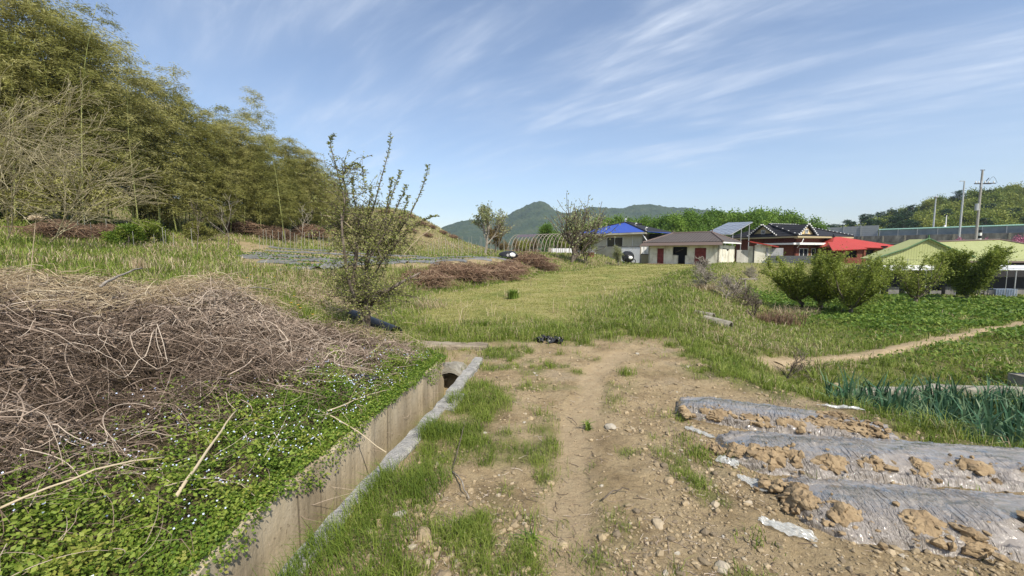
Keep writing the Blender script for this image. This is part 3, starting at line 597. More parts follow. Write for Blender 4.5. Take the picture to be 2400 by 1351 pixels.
def curls(n, C, L, curl, up=.1, k=9, droop=0):
    """random curved strands starting at C; returns (n,k,3)"""
    a = rng.uniform(0, 6.28, n); da = rng.normal(0, curl, n); e = rng.uniform(-.35, .35+up, n); de = rng.normal(-.25-droop, .35, n)
    t = np.linspace(0, 1, k)[None]; A = a[:, None]+da[:, None]*t*2+rng.normal(0, .25, (n, 1))*np.sin(t*7); E = e[:, None]+de[:, None]*t*1.6
    st = np.stack([np.cos(A)*np.cos(E), np.sin(A)*np.cos(E), np.sin(E)], -1)*(np.broadcast_to(L, (n,))[:, None, None]/k)
    return C[:, None]+np.cumsum(st, 1)-st[:, :1]
def near_cover(x, y):
    dl = -sdist(x, y, LP); n = fbm(x*1.6, y*1.6, 3, 81)
    outer = np.interp(y, [0, 2, 3.4, 4.6, 5.4, 6], [2.4, 1.35, 1.15, .75, .32, .1])
    return sstep(-.02, .06, dl)*(1-sstep(outer-.2, outer+.4, dl+.45*n))*(y < 5.9)
def build_cover():
    n = 430000; x = rng.uniform(-4.6, -.85, n); y = rng.uniform(.5, 5.8, n)**1.0
    c = near_cover(x, y); hw = heap_w(x, y); fine = fbm(x*7, y*7, 2, 91)
    k = rng.random(n) < c*np.clip(.52+1.1*fine+.5*fbm(x*1.7, y*1.7, 2, 95), .03, 1)*(1-.6*hw); x, y = x[k], y[k]; n = len(x)
    dl = -sdist(x, y, LP); mound = .04+.16*np.clip(fbm(x*3.2, y*3.2, 3, 93)+.3, 0, 1)+.10*np.clip(fbm(x*10, y*10, 2, 94)+.1, 0, 1)
    z = np.where(dl < .17, np.maximum(H(x, y, True), .165), H(x, y, True))+mound*rng.random(n)**.45*np.clip(dl/.35, .15, 1)
    D = rvec(n, -.3, .9); U = perp(D); sz = rng.uniform(.009, .019, n)*np.where(dl > 1.3, 1.15, 1)
    mb = MB(); mb.leaves(np.stack([x, y, z], 1), D, U, sz*1.25, sz, np.clip(rng.random(n)*.85+.15*fbm(x*2, y*2, 2, 5), 0, 1))
    # a second, taller and yellower weed in loose clumps, browner next to the wall
    nc = 420; xc = rng.uniform(-4.4, -1.0, nc); yc = rng.uniform(.9, 5.2, nc); kc = rng.random(nc) < near_cover(xc, yc)*(.35+.65*(yc < 2.6)); xc, yc = xc[kc], yc[kc]; nc = len(xc); per = 70
    rc = np.repeat(rng.uniform(.03, .10, nc), per); X = np.repeat(xc, per)+rng.normal(0, 1, nc*per)*rc; Y = np.repeat(yc, per)+rng.normal(0, 1, nc*per)*rc; dl = -sdist(X, Y, LP); k = dl > .03; X, Y = X[k], Y[k]; rc = rc[k]; n = len(X)
    zt = np.maximum(H(X, Y), .12)+.10+rng.uniform(.0, 1.3, n)*rc*1.1; D = rvec(n, -.2, .9); s2 = rng.uniform(.011, .024, n); mb.leaves(np.stack([X, Y, zt], 1), D, perp(D), s2*1.3, s2*.8, np.clip(.55+.35*rng.random(n)+np.repeat(rng.uniform(-.1, .25, nc), per)[k], 0, 1))
    # hanging over the wall edge
    m = 13000; yy = rng.uniform(.6, 5.5, m); xx = np.interp(yy, np.array(WP)[:, 1], np.array(WP)[:, 0]); drop = np.clip(fbm(yy*2.6, yy*0+2, 4, 97)*.34+.05, .012, .24)
    k = rng.random(m) < .95; o_ = rng.uniform(-.14, .045, m); zz = .19-np.where(o_ > .0, rng.random(m)*drop, 0)+rng.uniform(-.01, .035, m); P = np.stack([xx+o_, yy, zz], 1)[k]
    D = rvec(len(P), -1.2, .3); mb.leaves(P, D, perp(D), .022, .015, rng.random(len(P)))
    o = mb.build('ground_cover', M['cover']); tag(o, 'low leafy green weeds covering the bank beside the ditch', 'weeds', kind='stuff')
    ns = 700; x = rng.uniform(-4.2, -1.0, ns); y = rng.uniform(1.0, 5.2, ns); k = rng.random(ns) < near_cover(x, y); x, y = x[k], y[k]; ns = len(x)
    P = curls(ns, np.stack([x, y, H(x, y)+.14], 1), rng.uniform(.1, .6, ns), .6, up=.3, k=8); zz_ = H(P[..., 0].ravel(), P[..., 1].ravel()).reshape(ns, 8); P[..., 2] = np.clip(P[..., 2], zz_+.08, zz_+.32)
    tag(MB().tubes(P, rng.uniform(.0011, .0024, ns)[:, None]*np.linspace(1, .5, 8)[None], 3, rng.uniform(.3, .9, ns)).build('dry_stalks', M['vine']), 'thin dry stalks lying over the green weeds', 'dry stalks', kind='stuff')
    # tiny flowers: five petal faces read as one dot
    n = 5200; x = rng.uniform(-5, -.95, n); y = rng.uniform(.7, 5.4, n); k = (rng.random(n) < near_cover(x, y)*np.clip(.25+1.2*fbm(x*2.3, y*2.3, 2, 99)+.25, 0, 1)) ; x, y = x[k], y[k]; n = len(x)
    z = H(x, y)+.065+.16*np.clip(fbm(x*3.2, y*3.2, 3, 93)+.3, 0, 1)+.10*np.clip(fbm(x*10, y*10, 2, 94)+.1, 0, 1); C = np.stack([x, y, z], 1); nv = np.array([[.2, -.55, .8]])+rng.normal(0, .25, (n, 3)); nv /= np.linalg.norm(nv, axis=1, keepdims=True)
    A = perp(nv); B = np.cross(nv, A); mb = MB()
    for q in range(4):
        t = q*math.pi/2; D = A*math.cos(t)+B*math.sin(t); U = -A*math.sin(t)+B*math.cos(t); mb.leaves(C, D, U, .0058, .0055, rng.random(n))
    o = mb.build('speedwell_flower', M['flower_blue']); tag(o, 'tiny pale blue flowers scattered over the green weeds', 'flowers', kind='stuff')
    # dandelions on the bank: countable heads
    dm = MB(); 
    for q in range(3):
        n = 10; t = np.arange(n)*6.283/n+q*.3; D = np.stack([np.cos(t), np.sin(t), t*0+.25+.3*q], 1); D /= np.linalg.norm(D, axis=1, keepdims=True); dm.leaves(np.tile([0, 0, .17], (n, 1)), D, np.stack([-np.sin(t), np.cos(t), t*0], 1), .026-.006*q, .010, rng.random(n))
    root = empty('dandelion', (0, 0, 0), 'yellow dandelion flower in the grass on the left bank', 'flower', 'dandelions on the left bank')
    dm.build('flower_head', M['flower_yellow'], root); MB().tube([(0, 0, 0), (.01, 0, .09), (0, 0, .17)], .003, 4).build('stem', M['grass'], root)
    for q, (px, py) in enumerate([(520,598), (494,598), (410,632), (560,627), (580,670), (588,662), (690,713), (684,733), (705,745), (645,665), (598,640), (735,762), (700,738)]):
        o = root if q == 0 else copy_tree(root); p = hit(px, py+6); o.location = p; s_ = .9+.05*np.hypot(*p[:2])/2; o.scale = (s_,)*3
build_grass(); build_cover()

def build_lush():
    """broad leafed weeds of the lower field"""
    x, y, r = polar(260000, 7, 42, 20, 63, .85); g, s, mo, tk, fp, ht, dl, dr, plot = regions(x, y)
    lw = sstep(2.5, 6, dr+2*fbm(x*.3, y*.3, 3, 101))*(g > .4)*(.25+.75*sstep(9.5, 14, y))*(fp < .05)*np.clip(.45+.9*fbm(x*.8, y*.8, 3, 103), .03, 1)
    k = rng.random(len(x)) < lw; x, y, r = x[k], y[k], r[k]; n = len(x)
    hump = .10+.16*np.clip(fbm(x*1.1, y*1.1, 3, 105)+.3, 0, 1)
    D = rvec(n, -.1, .9); sz = np.maximum(.05, .0042*r)*rng.uniform(.6, 1.3, n)
    mb = MB(); mb.leaves(np.stack([x, y, H(x, y)+hump*rng.random(n)**.5], 1), D, perp(D), sz*1.3, sz*.8, rng.random(n))
    o = mb.build('leafy_weeds', M['lush']); tag(o, 'bright green leafy weeds carpeting the orchard floor', 'weeds', kind='stuff')
build_lush()

# ---------------------------------------------------------------- dead vine heap
def heap_top(x, y):
    return H(x, y)+heap_w(x, y)*(.13+.24*np.clip(fbm(x*.9, y*.9, 3, 111)+.3, 0, 1)+.40*fbm(x*2.2, y*2.2, 3, 113))*(.4+.6*sstep(0, 1, (-sdist(x, y, LP)-.55)/np.interp(y, [3.8, 5.0], [.7, 1.9])))
def build_heap():
    m = 90000; x = rng.uniform(-9.5, -1.0, m); y = rng.uniform(.6, 7.0, m); keep = rng.random(m) < heap_w(x, y)*np.clip(1.25-.11*np.hypot(x, y), .12, 1)*(1-.72*sstep(2.0, 2.8, -sdist(x, y, LP))*sstep(3.3, 4.0, y)); x, y = x[keep], y[keep]; n = len(x)
    top = heap_top(x, y); base = H(x, y); z = base+(top-base)*rng.random(n)**.6+.01
    Lg = rng.uniform(.10, .5, n)*np.where(rng.random(n) < .2, 1.6, 1); r = np.hypot(x, y); P = curls(n, np.stack([x, y, z], 1), Lg, 1.5, up=.45, k=8)
    ft = heap_top(P[..., 0].ravel(), P[..., 1].ravel()).reshape(P.shape[:2]); P[..., 2] = np.where(P[..., 2] < ft-.22, ft-.22, P[..., 2]); P[..., 2] = np.minimum(P[..., 2], ft+.07+.12*rng.random((n, 1)))
    rad = rng.choice([.0011, .0016, .0025, .0050], n, p=[.42, .33, .2, .05])*np.clip(r/3.2, .8, 1.9)
    # patchy tone; strands low in the heap coloured darker, as shade in the gaps
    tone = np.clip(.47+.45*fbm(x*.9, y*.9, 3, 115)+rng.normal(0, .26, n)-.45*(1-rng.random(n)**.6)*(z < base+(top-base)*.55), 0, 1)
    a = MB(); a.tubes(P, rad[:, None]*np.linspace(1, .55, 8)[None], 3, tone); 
    # a few long pale arching strands on top
    n2 = 420; x = rng.uniform(-7, -1.3, n2*4); y = rng.uniform(1.6, 6.3, n2*4); k = rng.random(n2*4) < heap_w(x, y); x, y = x[k][:n2], y[k][:n2]; n2 = len(x)
    P = curls(n2, np.stack([x, y, heap_top(x, y)+.02], 1), rng.uniform(.35, 1.0, n2), 1.2, up=.45, k=14, droop=.35)
    ft = heap_top(P[..., 0].ravel(), P[..., 1].ravel()).reshape(P.shape[:2]); P[..., 2] = np.clip(P[..., 2], ft-.03, ft+.16)
    a.tubes(P, rng.uniform(.0020, .0040, n2)[:, None]*np.linspace(1, .5, 14)[None], 4, rng.uniform(.5, 1, n2))
    # small dead leaves and crumbs
    n3 = 42000; x = rng.uniform(-9, -1.0, n3); y = rng.uniform(1, 7, n3); k = rng.random(n3) < heap_w(x, y); x, y = x[k], y[k]; n3 = len(x); D = rvec(n3, -.6, .6)
    a.leaves(np.stack([x, y, heap_top(x, y)-rng.uniform(-.03, .12, n3)], 1), D, perp(D), rng.uniform(.015, .04, n3), rng.uniform(.006, .016, n3), rng.uniform(0, .7, n3))
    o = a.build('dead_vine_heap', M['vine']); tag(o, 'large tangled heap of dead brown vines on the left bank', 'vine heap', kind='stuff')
    # straw thatch above and behind the heap
    n4 = 80000; x = rng.uniform(-12, -1.6, n4); y = rng.uniform(2.6, 10.5, n4); dl = -sdist(x, y, LP); q = fbm(x*.7, y*.7, 3, 121); w = sstep(1.9, 2.7, dl+.5*q)*sstep(3.2, 4.0, y+.6*q)*(1-sstep(5.6, 7.0, y-.3*(-x-4)))*np.clip(.8+1.2*q, 0, 1)+.5*np.exp(-((dl-1.2)/.8)**2)*(y > 5.5)*np.clip(.5+q, 0, 1)
    k = rng.random(n4) < w; x, y = x[k], y[k]; n4 = len(x); hp_ = np.maximum(heap_top(x, y), H(x, y))
    P = curls(n4, np.stack([x, y, hp_+rng.uniform(.02, .16, n4)], 1), rng.uniform(.15, .5, n4), .5, k=5); ft = heap_top(P[..., 0].ravel(), P[..., 1].ravel()).reshape(P.shape[:2]); P[..., 2] = np.clip(P[..., 2], ft-.02, ft+.20)
    b = MB(); b.tubes(P, (rng.uniform(.0016, .003, n4)*np.clip(np.hypot(x, y)/4.5, 1, 2))[:, None]*np.linspace(1, .5, 5)[None], 3, rng.random(n4))
    o = b.build('straw_litter', M['straw']); tag(o, 'flattened pale straw lying over and behind the vine heap', 'straw', kind='stuff')
build_heap()
# single sticks
def stick(a, b, r0, r1, label, mat='straw', name='stick', cat='stick', bend=.02, grp=None):
    a, b = np.array(a), np.array(b); t = np.linspace(0, 1, 9)[:, None]; p = a+(b-a)*t+np.sin(t*3.1)*bend*np.array([.3, .2, 1])+rng.normal(0, .004, (9, 3))
    o = MB().tube(p, np.linspace(r0, r1, 9), 6, rnd=np.array([.85])).build(name, M[mat], smooth=True); return tag(o, label, cat, grp)
def lift(px, py, dz): p = hit(px, py); return p+[0, 0, dz]
stick(lift(420, 1240, .16), lift(560, 1035, .24), .010, .004, 'long straight pale cane lying across the green weeds', name='cane', cat='cane')
stick(lift(745, 990, .1), [at(905, 1062, 2.95)[0], 2.95, at(905, 1062, 2.95)[2]], .006, .004, 'thin pale cane leaning from the weeds down the ditch wall', name='cane', cat='cane')
stick(lift(770, 1003, .12), lift(912, 935, .07), .006, .003, 'thin pale straw cane lying along the top of the ditch wall', name='cane', cat='cane')
stick(lift(0, 1290, .16), lift(395, 1160, .2), .006, .004, 'long tan stem crossing the weeds at lower left', name='cane', cat='cane', bend=.05)
stick(lift(245, 800, .5), lift(340, 735, .55), .012, .008, 'thick brown stick resting on top of the vine heap', 'bark_pale')
stick(lift(560, 760, .42), lift(640, 750, .42), .010, .006, 'pale bent stick on the right mound of the vine heap', 'bark_pale')
stick(lift(1063, 1115, .02), lift(1098, 1178, .015), .006, .004, 'short grey twig lying in the grass patches by the kerb', 'bark_pale', 'twig', 'twig')
stick(lift(1062, 1105, .03), lift(1090, 1000, .05), .004, .003, 'thin dark twig bending over the grass by the kerb', 'bark', 'twig', 'twig', .05)
stick(lift(1330, 985, .02), lift(1352, 1000, .02), .004, .003, 'tiny twig lying on the sandy track', 'bark', 'twig', 'twig', .01)
stick(lift(1410, 1180, .02), lift(1475, 1160, .03), .005, .003, 'curved dark twig on the clods right of the track', 'bark', 'twig', 'twig', .03)

# ---------------------------------------------------------------- tree generator
def grow(seed, levels, start, d0, L0, r0, nch, ang, up=.1, wig=.18, k=7, lr=.68, t0=.3, wr=.62):
    g = np.random.default_rng(seed); out = []; cur = [(np.array(start, float), np.array(d0, float), L0, r0)]
    for lv in range(levels):
        P, Rd, nxt = [], [], []
        for (s, d, L, r) in cur:
            p = [s]; dd = d/np.linalg.norm(d)
            for q in range(k-1):
                dd = dd+g.normal(0, wig, 3)+np.array([0, 0, up]); dd /= np.linalg.norm(dd); p.append(p[-1]+dd*L/(k-1))
            p = np.array(p); P.append(p); Rd.append(np.linspace(r, r*.45 if lv < levels-1 else r*.3, k))
            if lv < levels-1:
                n = nch[lv]
                for c in range(n):
                    t = t0+(1-t0)*(c+.5*g.random()+.3)/n; t = min(t, .98); i = t*(k-1); i0 = int(i); pos = p[i0]+(p[min(i0+1, k-1)]-p[i0])*(i-i0)
                    ax = p[min(i0+1, k-1)]-p[i0]; ax /= np.linalg.norm(ax)+1e-9; v = np.cross(ax, g.normal(size=3)); v /= np.linalg.norm(v)+1e-9; an = ang[lv]*g.uniform(.7, 1.25)
                    nxt.append((pos, ax*math.cos(an)+v*math.sin(an), L*lr*g.uniform(.7, 1.2)*(1.15-.45*t), r*wr*(1.1-.4*t)))
        out.append((np.array(P), np.array(Rd))); cur = nxt
    return out
def wood(out, ks=(8, 5, 3, 3, 3), rmin=.0):
    mb = MB()
    for (P, r), k in zip(out, ks): mb.tubes(P, np.maximum(r, rmin), k, cap=False)
    return mb
def foliage(out, lvls, per, L, W, spread=.06, zr=(-.5, .8), shade=True, seed=0, jit=None):
    mb = MB(); 
    for lv in lvls:
        P = out[lv][0]; m, k, _ = P.shape; n = m*per; i = rng.integers(0, m, n); t = rng.uniform(.25, 1, n)*(k-1); a = np.minimum(t.astype(int), k-2); f = (t-a)[:, None]
        b = P[i, a]*(1-f)+P[i, a+1]*f+rng.normal(0, spread, (n, 3)); D = rvec(n, *zr); tw = P[i, -1]-P[i, 0]; tw /= np.linalg.norm(tw, axis=1, keepdims=True)+1e-9
        D = D+tw*.6; D /= np.linalg.norm(D, axis=1, keepdims=True); mb.leaves(b, D, perp(D), rng.uniform(.7, 1.3, n)*L, rng.uniform(.7, 1.3, n)*W, np.clip(rng.random(n)*.65+.35*rng.random(m)[i], 0, 1))
    return mb
def tree(name, seed, label, cat, leafm, spec, loc, barkm='bark', group=None, leaf=None, rmin=0, part='crown'):
    out = grow(seed, **spec); root = empty(name, loc, label, cat, group)
    wood(out, rmin=rmin).build('trunk', M[barkm], root, smooth=True)
    if leaf: foliage(out, **leaf).build(part, M[leafm], root)
    return root

# ---------------------------------------------------------------- bamboo grove
def bamboo(seed, h, dense, arch, tone=0):
    g = np.random.default_rng(seed); k = 16; t = np.linspace(0, 1, k); az = g.uniform(0, 6.28); cur = arch*np.maximum(t-.45, 0)**2*3.0
    P = np.stack([np.cos(az)*cur+g.normal(0, .04)*h*t, np.sin(az)*cur+g.normal(0, .04)*h*t, h*t-.35*cur], 1)
    culm = MB().tube(P, np.linspace(.042, .008, k), 6)
    nb = int(54*dense); tb = g.uniform(.12, .995, nb)**.85; i = tb*(k-1); a = np.minimum(i.astype(int), k-2); f = (i-a)[:, None]; B = P[a]*(1-f)+P[a+1]*f
    L = (1.75*np.sin(np.clip(tb*1.1, 0, 1)*2.6)+.35)*g.uniform(.6, 1.25, nb)*.9; A = g.uniform(0, 6.28, nb); q = np.linspace(0, 1, 6)[None]
    X = B[:, None, 0]+np.cos(A)[:, None]*L[:, None]*q; Y = B[:, None, 1]+np.sin(A)[:, None]*L[:, None]*q; Z = B[:, None, 2]+L[:, None]*(q*.75-q*q*.72)
    BP = np.stack([X, Y, Z], -1); culm.tubes(BP, np.linspace(.011, .004, 6)[None], 3)
    per = 105; n = nb*per; ii = rng.integers(0, nb, n); s = rng.uniform(.12, 1.05, n)*5; a = np.minimum(s.astype(int), 4); f = (s-a)[:, None]; C = BP[ii, a]*(1-f)+BP[ii, a+1]*f+rng.normal(0, .13, (n, 3))*np.array([1, 1, .8])
    od = BP[ii, 5]-BP[ii, 0]; od[:, 2] = 0; od /= np.linalg.norm(od, axis=1, keepdims=True)+1e-9; D = od*.7+rvec(n, -.9, .25)*.75; D /= np.linalg.norm(D, axis=1, keepdims=True)
    lf = MB().leaves(C, D, perp(D), rng.uniform(.13, .26, n), rng.uniform(.020, .038, n), np.clip(.5*rng.random(n)+.5*g.random(nb)[ii]*.8+.25*(C[:, 2]/h)**2, 0, 1))
    root = empty('bamboo', (0, 0, 0), 'tall leafy bamboo in the thick of the grove, its crown merging with its neighbours', 'bamboo', 'bamboo culms of the grove')
    culm.build('culm', M['bamboo_culm'], root, smooth=True); lf.build('foliage', M['bamboo_leaf'], root)
    return root
FR = np.array([(-46,9), (-36,14), (-28.5,22), (-26,30), (-24.5,38), (-23.0,45), (-22.6,52), (-23.2,58)], float)
protos = [bamboo(s, h, d, a) for s, h, d, a in ((1, 10.2, 1.2, 1.2), (2, 9.2, 1.3, 1.9), (3, 11.2, 1.1, 1.5), (4, 9.8, 1.2, 2.4), (5, 8.0, 1.3, 1.0), (6, 10.4, 1.0, .9), (7, 6.2, 1.25, 1.4))]
sparse = [bamboo(s, h, d, a) for s, h, d, a in ((11, 12.4, .8, .9), (12, 11.6, .7, 1.5))]
seg = np.hypot(*np.diff(FR, axis=0).T); cs_ = np.concatenate([[0], np.cumsum(seg)])
g_ = np.random.default_rng(44); used = set(); spots = []
for q in range(285):
    s = g_.random()*cs_[-1]; i = min(np.searchsorted(cs_, s, 'right')-1, len(seg)-1); f = (s-cs_[i])/seg[i]; p = FR[i]*(1-f)+FR[i+1]*f; tdir = (FR[i+1]-FR[i])/seg[i]; nrm = np.array([-tdir[1], tdir[0]])
    back = abs(g_.normal(0, 1))*4.6 if q > 95 else g_.uniform(-.3, .9); p = p+nrm*back; spots.append((p, back))
for q, (p, back) in enumerate(spots):
    j = g_.integers(0, 6) if not (back < .6 and g_.random() < .45) else 6
    if back < .9 and q % 5 == 0: j = 4
    pr = protos[j]; o = pr if j not in used else copy_tree(pr); used.add(j)
    s = g_.uniform(.86, 1.06)*(1.0+.10*sstep(26, 20, p[1]))*np.interp(p[1], [9, 22, 27, 33, 39, 45, 52, 58], [1.42, 1.36, 1.27, 1.10, 1.06, .92, .72, .55]); o.location = (p[0], p[1], h1(*p)-.1); o.scale = (s*1.05, s*1.05, s); o.rotation_euler = (g_.normal(0, .04), g_.normal(.03, .04), g_.uniform(0, 6.28))
for q, (px, Y, sc_, lab) in enumerate([(585, 38, 1.12, 'sparse feathery bamboo plume standing tallest against the sky near the right end of the grove'), (625, 39, 1.06, 'thin feathery bamboo plume just right of the tallest one'), (680, 38, .98, 'sparse bamboo leaning right over the low end of the grove'), (345, 27, 1.0, 'feathery bamboo top rising above the middle of the grove'), (215, 24, 1.05, 'feathery arching bamboo top high at upper left'), (60, 22.5, 1.12, 'feathery bamboo plume at the top of the grove at far left')]):
    pr = sparse[q % 2]; o = pr if q < 2 else copy_tree(pr); x = at(px, 500, Y)[0]-.6; o.location = (x, Y, h1(x, Y)); o.scale = (sc_,)*3; o.rotation_euler = (0, 0, 1.3*q+.4); o['label'] = lab; o['group'] = 'feathery bamboo tops above the grove'
# ---------------------------------------------------------------- foreground tree by the ditch
def foreground_tree():
    b = hit(856, 800); b = np.array([-2.36, 6.45, 0]); b[2] = h1(b[0], b[1])-.03
    root = empty('thorny_tree', tuple(b), 'small gnarled tree with long leafy whips beside the ditch', 'tree')
    g = np.random.default_rng(5); T = []; Rr = []
    W = lambda px, py, Y: at(px, py, Y)-b
    trunk = [np.zeros(3)+[0, 0, -.1], W(856, 770, 6.45), W(858, 740, 6.45), W(856, 715, 6.45)]
    mb = MB(); mb.tube(trunk, [.11, .082, .07, .072], 12)
    mains = [([W(850,722,6.45), W(838,690,6.5), W(828,650,6.5), W(835,600,6.5), W(838,550,6.5), W(843,500,6.5)], [.075,.055,.05,.045,.035,.02]),
             ([W(860,725,6.45), W(885,695,6.4), W(915,678,6.3), W(945,660,6.25), W(985,640,6.2)], [.07,.055,.045,.035,.02]),
             ([W(856,715,6.45), W(862,670,6.6), W(858,620,6.7), W(866,560,6.75), W(872,510,6.8)], [.07,.05,.042,.03,.02]),
             ([W(848,722,6.45), W(830,695,6.2), W(815,650,6.1), W(808,600,6.1), W(803,560,6.1), W(800,500,6.2)], [.06,.045,.04,.035,.028,.018]),
             ([W(835,600,6.5), W(812,560,6.6), W(790,520,6.6)], [.035,.028,.015])]
    # whips reaching above the crown
    whips = [[(803,520),(808,470),(797,425),(783,375),(774,340),(777,324),(785,317)], [(850,590),(866,520),(880,470),(893,420),(906,375),(914,340),(915,315)],
             [(880,640),(925,560),(960,505),(980,465),(993,430),(1000,410),(1004,387)], [(815,470),(803,410),(815,392),(835,383),(848,392),(853,415),(855,445)],
             [(862,620),(880,560),(900,515),(915,470),(925,440),(933,415),(939,400)], [(845,560),(838,520),(834,490),(830,465),(828,440),(826,425),(828,415)],
             [(870,600),(895,560),(915,520),(928,490),(940,465),(948,448),(953,432)], [(855,560),(858,530),(862,500),(866,480),(872,465),(868,450),(866,440)],
             [(880,620),(905,580),(930,540),(945,510),(948,490),(955,470),(958,458)], [(895,610),(925,575),(955,545),(985,520),(1005,512),(1015,508),(1025,507)],
             [(885,600),(900,550),(905,500),(910,470),(915,440),(917,425),(917,418)]]
    WP_ = []
    for i, w_ in enumerate(whips):
        Y = [6.2, 6.5, 6.6, 6.3, 6.4, 6.7, 6.2, 6.6, 6.4, 6.5, 6.55][i]; WP_.append([W(x, y, Y) for x, y in w_])
    for p, r in mains: mb.tube(p, np.array(r)*.62, 8)
    WP_ = np.array(WP_); mb.tubes(WP_, np.linspace(.013, .003, 7)[None], 4)
    # twigs
    tw = []; src = [np.array(p) for p, r in mains]+[w_[:3] for w_ in WP_]
    n = 290
    for q in range(n):
        s = src[g.integers(0, len(src))]; t = g.uniform(.1, .93)*(len(s)-1); a = min(int(t), len(s)-2); p = s[a]*(1-(t-a))+s[a+1]*(t-a)
        d = g.normal(size=3)*[1, 1, .55]+[0, 0, .30]; d /= np.linalg.norm(d); L = g.uniform(.22, .62); pts = [p]
        for z in range(6): d = d+g.normal(0, .17, 3)+[0, 0, -.02]; d /= np.linalg.norm(d); pts.append(pts[-1]+d*L/6)
        tw.append(pts)
    for q in range(110):
        s = src[g.integers(0, 4)]; t = g.uniform(.0, .45)*(len(s)-1); a = min(int(t), len(s)-2); p = s[a]*(1-(t-a))+s[a+1]*(t-a); d = g.normal(size=3)*[1.2, 1, .3]+[0, 0, -.12]; d /= np.linalg.norm(d); L = g.uniform(.35, .85); pts = [p]
        for z in range(6): d = d+g.normal(0, .15, 3)+[0, 0, .03]; d /= np.linalg.norm(d); pts.append(pts[-1]+d*L/6)
        tw.append(pts)
    n = len(tw); tw = np.array(tw); mb.tubes(tw, np.linspace(.005, .0022, 7)[None], 3)
    sub = []
    for q in range(1000):
        s = tw[g.integers(0, n)]; p = s[g.integers(1, 7)]; d = g.normal(size=3); d /= np.linalg.norm(d); L = g.uniform(.08, .3); sub.append([p+d*L*z/3+g.normal(0, .006, 3) for z in range(4)])
    sub = np.array(sub); mb.tubes(sub, np.linspace(.0032, .0018, 4)[None], 3)
    mb.build('trunk', M['bark'], root, smooth=True)
    lf = MB(); 
    def on(P, n_, sp, L, W_, tone):
        m, k, _ = P.shape; i = rng.integers(0, m, n_); t = rng.uniform(.05, 1, n_)*(k-1); a = np.minimum(t.astype(int), k-2); f = (t-a)[:, None]; c = P[i, a]*(1-f)+P[i, a+1]*f+rng.normal(0, sp, (n_, 3)); D = rvec(n_, -.2, 1.2)
        lf.leaves(c, D, perp(D), rng.uniform(.7, 1.3, n_)*L, rng.uniform(.7, 1.2, n_)*W_, np.clip(tone+rng.normal(0, .2, n_), 0, 1))
    # whips: leaf rosettes at regular nodes
    for w_ in WP_:
        k = 34; t = np.linspace(1.2, 5.92, k)+rng.normal(0, .015, k); a = np.clip(t.astype(int), 0, 5); f = (t-a)[:, None]; c = w_[a]*(1-f)+w_[a+1]*f
        for q in range(4):
            D = rvec(k, -.1, .8); lf.leaves(c+rng.normal(0, .006, (k, 3)), D, perp(D), rng.uniform(.035, .062, k), rng.uniform(.016, .026, k), rng.uniform(.3, 1, k))
    on(tw, 7000, .015, .036, .020, .7); on(sub, 6000, .012, .033, .018, .75)
    lf.build('crown', M['plum_leaf'], root)
    # bare straw stems caught in it
    stick(at(640+110, 505, 6.3), at(860, 560, 6.4)+[0, 0, -.2], .006, .004, 'dry pale stem caught in the left of the gnarled tree', 'straw', 'cane', 'cane', .15)
    stick(at(1010, 537, 6.1), at(940, 605, 6.1), .006, .004, 'dry pale stem leaning out right of the gnarled tree', 'straw', 'cane', 'cane', .05)
foreground_tree()
# straw clump with leaning stems in the field
def clump(name, px, py, n, h, mat, label, cat, lean=1.4, w=.006, sp=.12, wide=1, grp=None, az=None, dz=0):
    p = hit(px, py); mb = MB(); P = rng.normal(0, sp, (n, 3))*[wide, 1, 0]; 
    mb.blades(P, rng.uniform(.5, 1.2, n)*h, w, rng.uniform(.15, lean, n), rng.uniform(0, 6.28, n) if az is None else rng.normal(az, .8, n), rng.random(n)); o = mb.build(name, M[mat]); o.location = p+[0, 0, dz]; return tag(o, label, cat, grp)
clump('straw_clump', 1010, 722, 170, .42, 'straw', 'pale broken straw clump in the field right of the gnarled tree', 'straw clump', 2.0, .010, .22, 1.8)
clump('dark_weed_clump', 1203, 700, 420, .34, 'lush', 'dark green weed clump standing alone in the mown field', 'weed', .9, .022, .07)
clump('straw_tuft', 1190, 696, 40, .35, 'straw', 'pale straw tuft just left of the dark green weed clump', 'straw tuft', .8, .010, .06)
for q, (px, py, lab) in enumerate([(1320,675,'forked pale straw stalks standing near the far middle of the field'), (1245,672,'two pale stalks crossing behind the dark green weed clump'), (1155,742,'small pale straw tuft left of centre in the near field'), (1300,735,'pale straw wisp right of centre in the near field'), (1080,760,'tall single straw stalks at the near edge of the field'), (1440,700,'short straw stalks in the right half of the field')]):
    clump('straw_stalk', px, py, 9, .5, 'straw', lab, 'straw stalk', 1.0, .010, .08)
clump('straw_tuft', 330, 655, 90, .3, 'straw', 'upright pale straw tuft on the crest of the vine heap', 'straw tuft', .6, .010, .08, 1.5, dz=.25)
for q, (px, py, lab) in enumerate([(1000,828,'grass tuft before the left end of the concrete slab'), (1150,835,'grass tuft at the right end of the concrete slab'), (1090,806,'grass fringe behind the concrete slab'), (1035,806,'second grass fringe behind the slab, further left'), (1015,850,'weed tuft left of the culvert collar'), (1112,868,'grass tuft right of the culvert beam')]):
    clump('grass_tuft', px, py, 90, .13, 'grass', lab, 'grass tuft', 1.1, .008, .10, 1.5)
clump('weed_rosette', 1378, 1010, 26, .11, 'cover', 'grey green weed rosette growing on the sandy track', 'weed', 1.6, .014, .012)
clump('weed_rosette', 1243, 1275, 22, .08, 'lush', 'small bright green weed rosette at the lower middle of the track', 'weed', 2.2, .012, .012)
